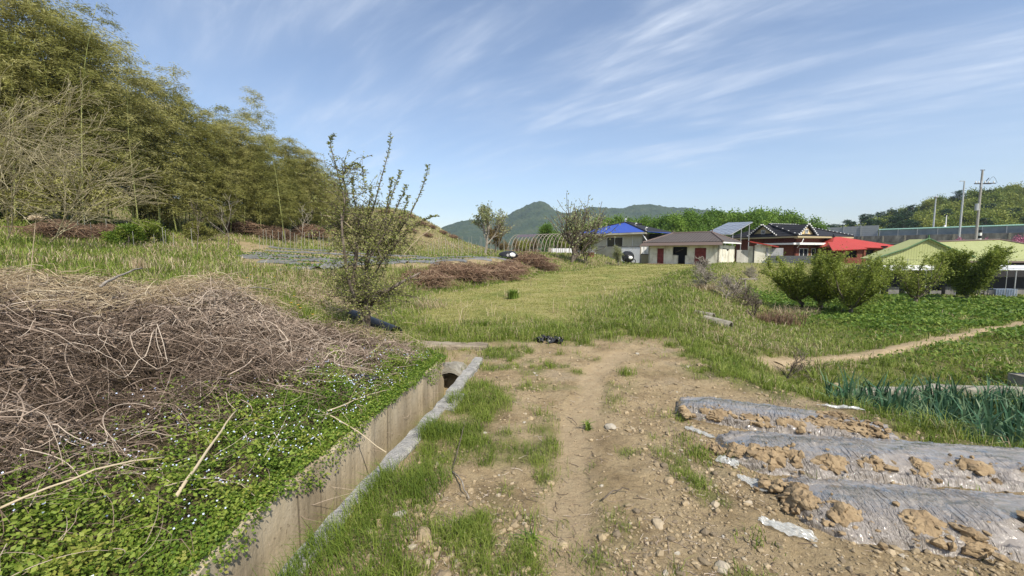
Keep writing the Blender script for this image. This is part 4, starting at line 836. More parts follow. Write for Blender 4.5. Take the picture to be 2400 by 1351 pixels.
for q, (px, py, n, h, lab) in enumerate([(1636, 1073, 130, .10, 'yellow green grass tuft at the left end of the middle bed'), (1607, 1035, 60, .08, 'small grass tuft left of the film flap of the middle bed'), (1590, 985, 60, .09, 'small grass tuft below the left end of the far bed'), (1467, 880, 110, .14, 'low grass tuft on the rise right of the sandy track'), (1775, 1270, 40, .06, 'tiny grass tuft left of the near bed')]):
    clump('grass_tuft', px, py, n, h, 'grass', lab, 'grass tuft', 1.1, .006, .06)

# ---------------------------------------------------------------- dry brambles along the field bank
def bramble(seed, n, rx, ry, rz, mat, twr=.008, k=7):
    P = curls(n, np.stack([rng.normal(0, rx*.45, n), rng.normal(0, ry*.4, n), rng.random(n)*rz*.7], 1), rng.uniform(.5, 1.2, n)*rz*1.3, .9, up=.5, k=k, droop=.1); P[..., 2] = np.clip(P[..., 2], 0, rz*(1-.5*np.clip(np.hypot(P[..., 0]/rx, P[..., 1]/ry), 0, 1)**2)*1.05)
    mb = MB(); mb.tubes(P, np.linspace(twr, twr*.5, k)[None], 3, rng.random(n)); return mb
bp = []
for q, (px, py, s, lab) in enumerate([(985,672,1.25,'reddish brown dry bramble mound just right of the gnarled tree'), (1040,650,1.2,'dry brown bramble mound between the gnarled tree and the dark brambles'), (1092,655,1.3,'dark red brown bramble mound, widest along the field edge'), (1155,655,1.35,'dark brown bramble mound right of the widest one'), (1195,640,1.1,'low brown bramble mound at the right end of the dark row'), (1240,622,1.25,'orange brown bramble mound alone before the bank'), (1275,634,.8,'small brown bramble tuft at the foot of the far bank'), (640,560,1.2,'brown bramble mound below the bamboo at the right end of the stakes'), (560,545,1.3,'dry brown scrub under the bamboo above the stakes'), (230,560,1.2,'dark brown scrub at the foot of the grove left of the stakes'), (130,555,1.3,'dry scrub mound at the foot of the grove at far left'), (720,556,1.3,'brown scrub at the right foot of the bamboo grove')]+[(px_, py_, s_, 'dry brown scrub mound growing on the straw coloured knoll') for px_, py_, s_ in ((905,500,1.1),(935,515,1.0),(960,510,.9),(985,528,1.1),(1010,535,.9),(1035,548,.9),(1060,558,1.0),(1000,555,1.1),(960,545,1.1),(925,545,1.0),(1095,566,.9),(1130,572,.9),(1185,588,.8),(1215,590,.9),(1250,592,.8))]):
    if q < 3:
        o = bramble(q, 1500, 1.15, .8, .75, 'bramble').build('dry_bramble', M['bramble']); bp.append(o)
    else: o = bp[q % 3].copy(); COL.objects.link(o)
    p = hit(px, py); d = p[1]; o.location = (p[0], p[1]+.3, p[2]-.05); s2 = s*(d/24)**.65*(.42 if (q > 11 and py < 570) else 1); o.scale = (s2, s2, s2); o.rotation_euler = (0, 0, q*1.1); tag(o, lab, 'bramble', 'dry brambles')
# bare whitish saplings
def sapling(seed, loc, h, label, lean=(0, 0, 1), mat='bark_pale', nch=(7, 4), ang=(.7, .7), lv=3, r=.02, rmin=.006, name='bare_sapling', lf=None, up=.06, wig=.14, lr=.5):
    t = tree(name, seed, label, 'sapling', lf or 'pale_leaf', dict(levels=lv, start=(0, 0, -.05), d0=lean, L0=h, r0=r, nch=nch, ang=ang, up=up, wig=wig, lr=lr, t0=.25), tuple(loc), mat, rmin=rmin, leaf=dict(lvls=(lv-1,), per=3, L=.05, W=.025, spread=.02) if lf else None); return t
p = hit(530, 592); sapling(3, p, 2.9, 'pale leafless sapling leaning above the dandelions', (.25, .1, 1), r=.028, rmin=.007)
p = hit(465, 600); sapling(9, p, 2.2, 'thin dark bare sapling left of the pale leaning one', (0, 0, 1), 'bark', r=.018, rmin=.006)
p = hit(628, 575); sapling(14, p+[0, 5, .2], 3.4, 'pale bare sapling with a long branch sweeping right before the bamboo', (.5, 0, .9), r=.03, rmin=.012)
for q, (px, py, h, lean, lab) in enumerate([(20,540,5.5,(.6,0,.9),'big leafless pale shrub arching right at the far left'), (110,545,4.2,(.9,.2,.7),'leafless pale shrub with branches sweeping right low over the bank'), (-60,560,6.5,(.8,.1,.8),'leafless pale shrub reaching in from the left edge')]):
    p = hit(max(px, 5), py); x = (px-1200)/FPX*17; p = np.array([x, 17.0, h1(x, 17.0)])
    tree('bare_shrub', 60+q, lab, 'shrub', 'pale_leaf', dict(levels=4, start=(0, 0, -.1), d0=lean, L0=h, r0=.028, nch=(11, 7, 5), ang=(.6, .5, .5), up=-.01, wig=.11, lr=.62, t0=.04), tuple(p), 'twig_pale', rmin=.0065)
# reed seed head close by at left
b = at(40, 600, 3.4); b = np.array([b[0], b[1], heap_top(np.array([b[0]]), np.array([b[1]]))[0]]); tp = at(84, 512, 3.4)
root = empty('reed', tuple(b), 'single blurred reed with a fluffy pale seed head at far left', 'reed'); MB().tube([(0,0,0), (tp-b)*.5+[.01,0,0], tp-b], [.004,.003,.002], 5, rnd=np.array([.8])).build('stem', M['straw'], root)
n = 380; D = rvec(n, -.2, 1); MB().leaves(np.tile(tp-b, (n, 1))+rng.normal(0, .012, (n, 3))*[1.8, 1, .8], D, perp(D), .022, .006, rng.uniform(.6, 1, n)).build('seed_head', M['straw'], root)
# light scrub leaves at the grove foot
for q, (px, py, s, m_, lab) in enumerate([(345,575,1.0,'peach_leaf','yellow green leafy shrub in front of the grove behind the stakes'), (300,578,.8,'cover','dark green low shrub left of the yellow green one'), (480,565,.9,'bamboo_leaf','olive shrub at the foot of the grove between the saplings'), (190,470,2.3,'bamboo_leaf','tall olive shrub of drooping sprays at the front of the grove'), (395,520,1.6,'bamboo_leaf','olive bamboo thicket bulging from the grove above the stakes')]):
    p = hit(px, max(py, 545)); p = p+[-1.5, .5, 0] if q > 2 else p; p[2] = h1(p[0], p[1])
    tree('shrub', 90+q, lab, 'shrub', m_, dict(levels=4, start=(0, 0, -.05), d0=(0, 0, 1), L0=.9*s*(1+q*.1), r0=.03, nch=(7, 5, 4), ang=(.9, .7, .6), up=.05, lr=.75, t0=.05), tuple(p), rmin=.006, leaf=dict(lvls=(3,), per=60, L=.13*s**.4, W=.05*s**.4, spread=.10*s))

# ---------------------------------------------------------------- garden plot: mulch rows, seedlings, stakes
filmw = solid('weathered_film', [(.06,.06,.055), (.13,.13,.12), (.24,.23,.21)], 3, rough=.45, bump=.5, stretch=(.3, 2, 1), spec=.5)
names = ['nearest', 'second', 'third', 'fourth', 'fifth', 'sixth', 'seventh', 'eighth', 'ninth']
for q, y0 in enumerate([12.6, 13.7, 15.0, 16.6, 18.6, 21, 24, 27.5, 31.5]):
    x0 = -.62*y0+1.1*math.sin(q); xs = np.linspace(-y0, 6, 400); dl = -sdist(xs, np.full(400, y0), LP); x1 = xs[dl > 2.1].max()-.2
    nx_ = 120; u = np.linspace(x0, x1, nx_); v = np.linspace(-1, 1, 9); U, Vv = np.meshgrid(u, v, indexing='ij'); wd_ = .34+.012*q
    Z = H(U, y0+Vv*wd_)+.10*np.sqrt(np.clip(1-Vv**2*.96, 0, 1))+.02*fbm(U*4, Vv*3, 3, q); i, j = np.meshgrid(np.arange(nx_-1), np.arange(8), indexing='ij'); a = i*9+j
    root = empty('mulched_row', (x0, y0, h1(x0, y0)), names[q]+' film covered crop row from the near edge of the garden plot', 'crop row', 'film covered crop rows of the garden plot')
    o = MB().add(np.stack([U, y0+Vv*wd_, Z], -1).reshape(-1, 3)-np.array(root.location), np.stack([a, a+9, a+10, a+1], -1).reshape(-1, 4)).build('plastic_film', filmw, root, smooth=True)
    m = int((x1-x0)/.22); X = x0+np.arange(m)*.22; n = m*7; D = rvec(n, .1, 1.2); C = np.stack([np.repeat(X, 7), np.full(n, y0), np.repeat(H(X, np.full(m, y0))+.15, 7)], 1)-np.array(root.location)
    MB().leaves(C, D, perp(D), rng.uniform(.08, .2, n), .045, rng.random(n)).build('seedling', M['lush'], root)['kind'] = 'stuff'
st = None
def stake(x, y, h, tl, lab, grp):
    global st
    if st is None:
        st = MB().tube([(0, 0, -.1), (0, 0, .5), (0, 0, 1)], .012, 6).build('garden_stake', M['stakem']); o = st
    else: o = st.copy(); COL.objects.link(o)
    o.location = (x, y, h1(x, y)); o.scale = (1.2, 1.2, h); o.rotation_euler = (tl*.5, tl, 0); tag(o, lab, 'stake', grp)
M['stakem'] = plain('grey_stake', (.25,.25,.21,1), .7)
g_ = np.random.default_rng(9)
for k, (xs, Y, h, lab, grp) in enumerate([([193,206,222,258,289,305,311,317,370,382,388,395,414,455], 22, .95, 'grey garden stake in the left group below the bamboo', 'garden stakes left of the saplings'), (list(range(610, 782, 9)), 30, 1.35, 'thin grey stake in the row behind the crop rows', 'garden stakes behind the crop rows'), (list(range(1003, 1190, 8)), 35, 1.5, 'thin grey stake in the row right of the gnarled tree', 'garden stakes right of the gnarled tree')]):
    for px in xs:
        px = px+g_.normal(0, 2); y = Y+g_.uniform(-1.5, 1.5); x = (px-1200)/FPX*y; stake(x, y, h*g_.uniform(.75, 1.2), g_.normal(0, .03), lab, grp)
# tarpaulin bundle
p = hit(1187, 596); p = np.array([(1190-1200)/FPX*33, 33, 0]); p[2] = h1(p[0], p[1]); tv, tf = ICO3
v = tv*[.75, .5, .5]*(1+.25*fbm(tv[:, 0]*2+3, tv[:, 1]*2+tv[:, 2]*2, 3, 4)[:, None]); v[:, 2] = np.maximum(v[:, 2], -.1)
root = empty('tarp_bundle', tuple(p+[0, 0, .15]), 'heap under a black and white tarpaulin at the end of the plot', 'tarpaulin'); MB().add(v, tf).build('black_cover', M['black'], root)
v = tv[tv[:, 2] > -2]*[.30, .2, .2]*(1+.2*fbm(tv[:, 0]*3, tv[:, 1]*3+tv[:, 2], 2, 9)[:, None])+[.32, -.28, .12]; MB().add(v, tf).build('white_sheet', M['white'], root)
# ---------------------------------------------------------------- raised beds under clear film
def film_mat():
    m, t, p, o = newmat('wrinkled_clear_film'); n = t.nodes; l = t.links
    tcn = n.new('ShaderNodeTexCoord')
    def ns(sc_, det, st_, rot=0, dist=0):
        mp = n.new('ShaderNodeMapping'); mp.inputs['Scale'].default_value = st_; mp.inputs['Rotation'].default_value = (0, 0, rot); l.new(tcn.outputs['Object'], mp.inputs[0]); q = n.new('ShaderNodeTexNoise'); q.inputs['Scale'].default_value = sc_; q.inputs['Detail'].default_value = det; q.inputs['Distortion'].default_value = dist; l.new(mp.outputs[0], q.inputs['Vector']); return q.outputs[0]
    c = ramp(t, ns(5, 8, (1, 2.5, 1)), [(.17,.145,.118), (.25,.22,.185), (.34,.305,.26)]); l.new(c, p.inputs['Base Color'])
    p.inputs['Roughness'].default_value = .30; p.inputs['Specular IOR Level'].default_value = .4; p.inputs['Coat Weight'].default_value = 1; p.inputs['Coat IOR'].default_value = 1.48; p.inputs['Coat Roughness'].default_value = .05
    def masked(h, sc_, st_):
        r_ = n.new('ShaderNodeMapRange'); r_.inputs[1].default_value = .42; r_.inputs[2].default_value = .62; r_.inputs[3].default_value = .12; l.new(ns(sc_, 2, st_), r_.inputs[0]); q = n.new('ShaderNodeMath'); q.operation = 'MULTIPLY'; l.new(h, q.inputs[0]); l.new(r_.outputs[0], q.inputs[1]); return q.outputs[0]
    b = n.new('ShaderNodeBump'); b.inputs['Strength'].default_value = 1; b.inputs['Distance'].default_value = .07; l.new(masked(ns(9, 4, (3.0, .7, 1), .35, 1.2), 3.2, (1, 1.6, 1)), b.inputs['Height'])
    b2 = n.new('ShaderNodeBump'); b2.inputs['Strength'].default_value = .8; b2.inputs['Distance'].default_value = .020; l.new(masked(ns(30, 4, (2.6, .8, 1), -.3, .9), 4.5, (1, 2, 1)), b2.inputs['Height']); l.new(b.outputs[0], b2.inputs['Normal'])
    l.new(b2.outputs[0], p.inputs['Normal']); l.new(b2.outputs[0], p.inputs['Coat Normal']); return m
M['film'] = film_mat()
def bed(A, B, w, h, label, clumps, seed, taper=(.25, .3)):
    A, B = np.array(A), np.array(B); L = np.linalg.norm(B-A); ex = (B-A)/L; ey = np.array([-ex[1], ex[0]]); nu, nv = int(L*70), 60
    u = np.linspace(0, 1, nu); v = np.linspace(-1, 1, nv); U, V = np.meshgrid(u, v, indexing='ij'); s = U*L
    end = np.minimum(np.sqrt(np.clip(s/taper[0], 0, 1)), np.sqrt(np.clip((L-s)/taper[1], 0, 1))); hw = w*(.45+.55*end)*(1+.06*fbm(s*2.2, V*0, 2, seed))
    X = A[0]+ex[0]*s+ey[0]*V*hw; Y = A[1]+ex[1]*s+ey[1]*V*hw; dome = np.clip(1-(V/.80)**2, 0, 1)**.6
    wr = (1-np.abs(fbm(s*9+V*2.5, V*2.2-s*.7, 3, seed+3)))**4*.020+(1-np.abs(fbm(s*24+V*5, V*4, 2, seed+5)))**5*.011
    flut = .016*fbm(s*5, V*3, 3, seed+8)*(np.abs(V) > .78)
    base = H(X, Y, False); Z = base+h*dome*end*(1+.10*fbm(s*1.6, V, 3, seed+1))+wr*(.12+1.5*V**2)+.03+np.abs(flut); hf = H(X, Y); Z = np.maximum(Z, hf+.006); ed = sstep(.86, .99, np.abs(V)+.05*fbm(s*6, V, 2, seed+9)); ee = np.maximum(ed, 1-sstep(0, .05, s)); Z = Z*(1-ee)+(hf-.004)*ee
    root = empty('raised_bed', (A[0], A[1], h1(*A)), label, 'raised bed', 'raised beds covered with clear film'); root.rotation_euler = (0, 0, math.atan2(ex[1], ex[0])); r0 = np.array(root.location)
    loc = lambda x, y, z: np.stack([(x-r0[0])*ex[0]+(y-r0[1])*ex[1], (x-r0[0])*ey[0]+(y-r0[1])*ey[1], z-r0[2]], -1)
    i, j = np.meshgrid(np.arange(nu-1), np.arange(nv-1), indexing='ij'); a = i*nv+j
    MB().add(loc(X, Y, Z).reshape(-1, 3), np.stack([a, a+nv, a+nv+1, a+1], -1).reshape(-1, 4)).build('plastic_film', M['film'], root, smooth=True)
    # soil piled on the film edge
    g = np.random.default_rng(seed)
    for (s_, v_, a_, b_) in clumps:
        mb = MB(); tv, tf = ICO3; k = 3+int(g.integers(0, 2)); a_, b_ = a_*.74, b_*.74
        for q in range(k):
            o = g.normal(0, .33, 2)*[a_, b_]; sz = g.uniform(.55, .95); n_ = fbm(tv[:, 0]*2.3+q*5+seed, tv[:, 1]*2.3+tv[:, 2]*1.7, 4, seed+q)
            n2_ = fbm(tv[:, 0]*7+q*3, tv[:, 1]*7+tv[:, 2]*5, 3, seed+q+50); vv = tv*np.array([a_*sz, b_*sz, .034*g.uniform(.6, 1.15)])*(1+.42*n_[:, None]+.30*n2_[:, None]); cxx, cyy = s_+o[0], v_*w+o[1]; wx = A[0]+ex[0]*cxx+ey[0]*cyy; wy = A[1]+ex[1]*cxx+ey[1]*cyy
            # sit on the film surface: height follows the dome
            px_, py_ = vv[:, 0]+cxx, vv[:, 1]+cyy; d_ = np.clip(1-((py_/w)/.80)**2, 0, 1)**.6; e_ = np.minimum(np.sqrt(np.clip(px_/taper[0], 0, 1)), np.sqrt(np.clip((L-px_)/taper[1], 0, 1)))
            gz = H(A[0]+ex[0]*px_+ey[0]*py_, A[1]+ex[1]*px_+ey[1]*py_, False); mb.add(np.stack([px_, py_, gz-r0[2]+h*d_*e_+.028+vv[:, 2]], 1), tf)
        m = int(70*a_/.12); C = np.stack([s_+g.normal(0, a_*.8, m), v_*w+g.normal(0, b_*.8, m), np.zeros(m)], 1); d_ = np.clip(1-((C[:, 1]/w)/.80)**2, 0, 1)**.6; gx = A[0]+ex[0]*C[:, 0]+ey[0]*C[:, 1]; gy = A[1]+ex[1]*C[:, 0]+ey[1]*C[:, 1]; C[:, 2] = H(gx, gy, False)-r0[2]+h*d_*np.clip(C[:, 0]/taper[0], 0, 1)**.5+.030+.03*g.random(m)*np.exp(-((C[:, 0]-s_)/a_)**2)
        mb.rocks(C, np.clip(g.lognormal(-4.5, .7, m), .003, .045), ICO1, amp=.35); mb.build('soil_clump', M['clay'], root, smooth=False)
    # little furrow clods are part of the ground litter
bed((1.70, 4.13), (3.30, 3.42), .29, .075, 'far raised bed, the shortest, under shiny clear film', [(.38,-.72,.13,.07), (.68,-.75,.13,.06), (.98,-.7,.11,.06), (1.22,-.45,.13,.07), (1.45,-.35,.16,.09), (1.62,-.5,.10,.07), (.10,-.9,.07,.07), (1.35,.3,.13,.05)], 201, (.28, .55))
bed((1.68, 3.17), (5.2, 2.64), .33, .088, 'middle raised bed, long and shiny with a row of clods along its near side', [(.10,-.45,.12,.10), (.28,-.62,.12,.08), (.45,-.55,.09,.07), (.70,-.7,.10,.075), (.98,-.68,.085,.06), (1.26,-.7,.085,.07), (1.60,-.6,.13,.08), (1.95,-.62,.10,.07), (-.04,-.1,.06,.12), (2.5,-.6,.12,.08)], 231, (.22, .3))
bed((1.73, 2.46), (4.6, 1.95), .33, .088, 'near raised bed with crumbling soil heaped on its left end', [(.05,-.25,.13,.13), (.22,-.55,.13,.09), (.02,.45,.10,.07), (.62,-.66,.14,.09), (.80,-.74,.12,.07), (1.18,-.62,.085,.08), (1.42,-.7,.10,.07), (1.9,-.6,.13,.08)], 261, (.22, .3))
bed((1.62, 1.62), (4.0, 1.1), .28, .07, 'nearest raised bed, only its edge showing at the bottom of the picture', [(-.02,.4,.14,.08), (.2,.7,.12,.06), (.5,.7,.12,.06)], 291, (.22, .3))
# loose film scraps
def scrap(px, py, a, b, label, rz=0, Z=.03):
    p = hit(px, py); n = 26; U, V = np.meshgrid(np.linspace(-1, 1, n), np.linspace(-1, 1, n), indexing='ij'); s = px*.37; rad = 1+.25*fbm(U*2+s, V*2, 2, px)
    X = U*a*rad; Y = V*b*rad*(1-.4*np.abs(U)); gz = H(p[0]+X*math.cos(rz)-Y*math.sin(rz), p[1]+X*math.sin(rz)+Y*math.cos(rz))-p[2]; z = gz+.012+Z*np.abs(fbm(U*3+s, V*3, 3, px+1)); i, j = np.meshgrid(np.arange(n-1), np.arange(n-1), indexing='ij'); k = i*n+j
    o = MB().add(np.stack([X, Y, z], -1).reshape(-1, 3), np.stack([k, k+n, k+n+1, k+1], -1).reshape(-1, 4)).build('film_scrap', M['film2'], smooth=True); o.location = p; o.rotation_euler = (0, 0, rz); tag(o, label, 'plastic scrap', 'loose scraps of film')
def film2():
    m, t, p, o = newmat('loose_film'); p.inputs['Base Color'].default_value = (.55,.57,.55,1); p.inputs['Roughness'].default_value = .2; p.inputs['Specular IOR Level'].default_value = .8
    tr = t.nodes.new('ShaderNodeBsdfTransparent'); mx = t.nodes.new('ShaderNodeMixShader'); nz = t.nodes.new('ShaderNodeTexNoise'); nz.inputs['Scale'].default_value = 14; nz.inputs['Detail'].default_value = 4; t.links.new(nz.outputs[0], mx.inputs[0])
    t.links.new(tr.outputs[0], mx.inputs[1]); t.links.new(p.outputs[0], mx.inputs[2]); t.links.new(mx.outputs[0], o.inputs[0]); return m
M['film2'] = film2()
for px, py, a, b, rz, lab in [(1640,1020,.035,.17,.5,'loose film strip left of the middle bed'), (1975,960,.19,.05,-.25,'whitish film scrap beyond the far bed'), (1765,1140,.05,.12,.5,'folded film flap at the left end of the near bed'), (1845,1250,.13,.05,-.6,'greenish film flap trailing from the near bed'), (1705,1085,.07,.06,-.5,'small film flap at the left end of the middle bed'), (2380,1075,.12,.05,-.1,'bright film flap folded back on the far side of the middle bed')]:
    scrap(px, py, a, b, lab, rz)
# ---------------------------------------------------------------- stones, clods
def build_stones():
    n = 48000; x, y, r = polar(n, 1.6, 8.5, -24, 62); dl = -sdist(x, y, LP); dr = sdist(x, y, RP); q = fbm(x*1.3, y*1.3, 3, 131)
    w = (dl < 0)*(dr < .15)*(x > curb_x(y)+.15)*(1-.85*track_w(x, y))*np.clip(.35+1.1*q+.35*(x > 1.0), .04, 1)*(1-sstep(6.2, 7.2, y)); k = rng.random(n) < w; x, y, r = x[k], y[k], r[k]; n = len(x)
    s = np.clip(rng.lognormal(-5.05, .6, n), .003, .03); ton = np.clip(rng.normal(.27, .2, n), 0, .95)
    mb = MB().rocks(np.stack([x, y, H(x, y)+s*.15], 1), s, ICO1, ton, amp=.28)
    tag(mb.build('gravel', M['stone']), 'small stones and clay crumbs strewn over the bare ground', 'gravel', kind='stuff')
    # dead twigs and straw bits on the clay
    n = 5200; x, y, r = polar(n, 1.6, 8.5, -30, 58); dl = -sdist(x, y, LP); dr = sdist(x, y, RP); k = (dl < -.7) & (dr < 0) & (rng.random(n) < .2+.75*np.clip(fbm(x*1.4, y*1.4, 3, 141)+.3, 0, 1)); x, y = x[k], y[k]; n = len(x)
    P = curls(n, np.stack([x, y, H(x, y)+.006], 1), rng.uniform(.03, .14, n), .3, k=4); P[..., 2] = H(P[..., 0].ravel(), P[..., 1].ravel()).reshape(n, 4)+.006
    tag(MB().tubes(P, rng.uniform(.0009, .0022, n)[:, None]*np.ones((1, 4)), 3, rng.random(n)).build('plant_litter', M['vine']), 'dead stalks and straw bits littering the clay', 'litter', kind='stuff')
build_stones()
big = [(937,1212,.045,.9,'pale pointed stone in the grass by the kerb'), (1205,862,.05,.35,'tan clay stone beyond the culvert'), (1430,1005,.075,.75,'flat grey stone slab beside the sandy track'), (1612,862,.05,.7,'round pale stone at the far edge of the bare clay'), (1655,862,.07,.5,'orange tan rock at the far right edge of the clay'), (1640,856,.05,.55,'small orange rock left of the bigger one at the clay edge'), (1590,856,.045,.45,'brown stone in the row at the far clay edge'), (1240,983,.022,.95,'small white stone in the left half of the clay'), (1228,993,.022,.95,'second small white stone beside its twin'), (1137,1018,.022,.8,'short pale stone by a grass tuft'), (1570,1132,.045,.45,'orange tan stone at the centre of the right clay'), (1543,1230,.05,.6,'pale tan flat stone low in the right clay'), (1665,1105,.03,.6,'small tan stone right of the orange one'), (995,1262,.07,.35,'broad orange tan clay stone in the lower left grass'), (955,1180,.045,.45,'orange stone in the grass by the kerb'), (1690,1340,.05,.7,'grey stone at the bottom edge right of centre'), (1960,905,.07,.6,'grey concrete lump by the dark leaved plants'), (1905,892,.06,.8,'pale broken concrete lump at the head of the dark leaved plants'), (1850,870,.06,.7,'pale rubble stone where the footpath meets the clay')]
for px, py, s, ton, lab in big:
    p = hit(px, py); tv, tf = ICO2; n_ = fbm(tv[:, 0]*1.6+px, tv[:, 1]*1.6+tv[:, 2], 3, px); v = tv*[s*1.15, s*.85, s*.5]*(1+.5*n_[:, None]); o = MB().add(v*.8, tf, np.full(len(v), min(ton, .82)*.95)).build('rock', M['stone']); o.location = p+[0, 0, s*.12]; o.rotation_euler = (.1, .1, px % 6); tag(o, lab, 'rock', 'single stones on the clay')
# black plastic debris in the field edge
p = hit(1285, 800); mb = MB()
for q in range(9):
    n = 9; U, V = np.meshgrid(np.linspace(-1, 1, n), np.linspace(-1, 1, n), indexing='ij'); c = rng.normal(0, 1, 2)*[.14, .08]; z = np.abs(fbm(U*1.7+q*3, V*1.7, 3, q+7))*.09+.01; i, j = np.meshgrid(np.arange(n-1), np.arange(n-1), indexing='ij'); k = i*n+j
    a = rng.uniform(0, 6); X, Y = U*.11, V*.06; mb.add(np.stack([c[0]+X*math.cos(a)-Y*math.sin(a), c[1]+X*math.sin(a)+Y*math.cos(a), z+.02*q/9], -1).reshape(-1, 3), np.stack([k, k+n, k+n+1, k+1], -1).reshape(-1, 4))
o = mb.build('plastic_debris', M['black']); o.location = p; tag(o, 'crumpled black plastic lying at the near edge of the field', 'plastic debris')
# ---------------------------------------------------------------- right bank: old pipes, stumps, dry shrubs
for q, (px, py, L, yaw, tilt, lab) in enumerate([(1712, 772, 1.05, R(128), .12, 'old grey concrete pipe piece lying on the right bank, open end down'), (1672, 745, .8, R(132), .05, 'broken half buried concrete pipe piece above the other one')]):
    p = hit(px, py); mb = MB(); annulus_tube(mb, (0, 0, 0), (math.cos(yaw), math.sin(yaw), tilt), .10, .125, L*.6, k=24, wear=.02); o = mb.build('concrete_pipe', M['concrete'], smooth=False); o.location = p+[0, 0, .05-.05*q]; tag(o, lab, 'pipe')
def dryshrub(seed, px, py, h, lab, mat='bark', wid=.7, n=(9, 7, 5), rm=.007, nm='dry_shrub', cat='shrub', r=.03):
    p = hit(px, py); return tree(nm, seed, lab, cat, 'pale_leaf', dict(levels=len(n)+1, start=(0, 0, -.05), d0=(.05, 0, 1), L0=h*.6, r0=r, nch=n, ang=(wid,)*len(n), up=.04, wig=.2, lr=.72, t0=.02), tuple(p), mat, rmin=rm)
dryshrub(301, 1745, 720, 1.25, 'dead dark shrub stump tangled around a post on the right bank')
dryshrub(302, 1718, 700, 1.1, 'dead twiggy shrub left of the dark stump', n=(6, 5, 4))
dryshrub(303, 1768, 748, 1.0, 'small dead branching stump above the dry orange grass', n=(6, 5), rm=.012)
dryshrub(304, 1655, 678, 1.3, 'pale dry twig shrub on the crest of the right bank', 'bark_pale', .9)
dryshrub(305, 1700, 700, 1.2, 'pale dry twig shrub right of the crest shrub', 'bark_pale', .8)
dryshrub(306, 1770, 660, 2.0, 'wide grey brown leafless bush behind the dead stumps', 'bark_pale', .9, (9, 7, 6), .010)
dryshrub(307, 1640, 640, 1.3, 'grey twig bush high on the bank before the shed', 'bark_pale', .9, rm=.012)
dryshrub(308, 1845, 890, .62, 'small bare reddish shrub beside the footpath', 'bark', .75, (5, 6, 5), .0028, r=.012)
dryshrub(309, 1905, 898, .42, 'tiny bare twig beside the concrete rubble', 'bark', .5, (3, 3), .004, r=.006)
p = hit(1745, 705); root = empty('wooden_post', tuple(p), 'short crossed post with a board on top among the dead stumps', 'post'); MB().tube([(0,0,-.1), (.02,0,.5), (-.02,0,.95)], .035, 6).build('post', M['bark_pale'], root); MB().box((.12,0,.97), (.8,.1,.05)).build('board', M['bark_pale'], root)
for px, py, h, n, w_, lab in [(1810,735,.55,260,.8,'dry orange brown grass clump on the right bank slope'), (1850,720,.6,120,.7,'pale curling straw clump beside the orange grass'), (1650,655,.35,160,.8,'pale straw clump at the crest of the right bank')]:
    clump('dry_grass_clump', px, py+25, n*2, h, 'straw' if n < 200 else 'bramble', lab, 'grass clump', 1.6, .014, .35, 1.4)
# garlic-like plants
def build_garlic():
    c = 0; proto = []
    for q in range(6):
        n = 11; az = rng.uniform(0, 6.28, n); mb = MB(); mb.blades(rng.normal(0, .012, (n, 3))*[1, 1, 0], rng.uniform(.30, .56, n), .024, rng.uniform(.1, .75, n), az, rng.random(n)); mb.tube([(0,0,-.03), (0,0,.12), (.005,0,.22)], [.011,.010,.006], 6, rnd=np.array([.9])); proto.append(mb.build('leek_plant', M['garlic']))
    g = np.random.default_rng(12); pts = []
    for i in range(26):
        for j in range(17):
            x = 4.2+i*.20+g.normal(0, .05)-.08*j; y = 2.9+j*.17+g.normal(0, .05)+.02*i; dr = float(sdist(np.array([x]), np.array([y]), RP)[0]); pts.append((x, y, dr))
    pts = [p for p in pts if p[2] > .42 and p[0]/p[1] < 1.36 and p[1] < 5.6 and p[0]-p[1]*.78 > .05 and p[0] < 9.5]
    for q, (x, y, dr) in enumerate(pts):
        o = proto[q] if q < 6 else proto[q % 6].copy()
        if q >= 6: COL.objects.link(o)
        s = g.uniform(.85, 1.25); o.location = (x, y, h1(x, y)-.02); o.scale = (s, s, s*1.1); o.rotation_euler = (0, 0, g.uniform(0, 6.28)); tag(o, 'upright dark blue green leek like plant in the dense bed beyond the clay', 'leek plant', 'leek like plants beyond the raised beds')
build_garlic()
# sunken concrete edge behind them and the brick pillar
P = [(4.75, 5.75), (6.5, 6.05), (9.2, 5.9)]
o = seg_strip(P, -.08, .08, -.9, -.5, 'x', None, jit=.015, n=70, zfun=lambda x, y: -.42+.03*fbm(x*2, y, 2, 4)).build('low_concrete_wall', M['concrete']); tag(o, 'low pale concrete edge behind the dark leaved plants', 'wall')
x0, y0 = at(2466, 868, 6.2)[:2]; zb = h1(x0, y0); root = empty('brick_pillar', (x0, y0, zb), 'small brick pillar with a pale cap at the right edge', 'pillar')
MB().box((0,0,.25-zb*0), (.34,.34,.9)).build('brick_shaft', M['brick'], root); MB().box((0,0,.72), (.42,.42,.05)).build('cap', M['white'], root); MB().box((-.28,.05,-.05), (.3,.3,.62)).build('concrete_block', M['concrete'], root)
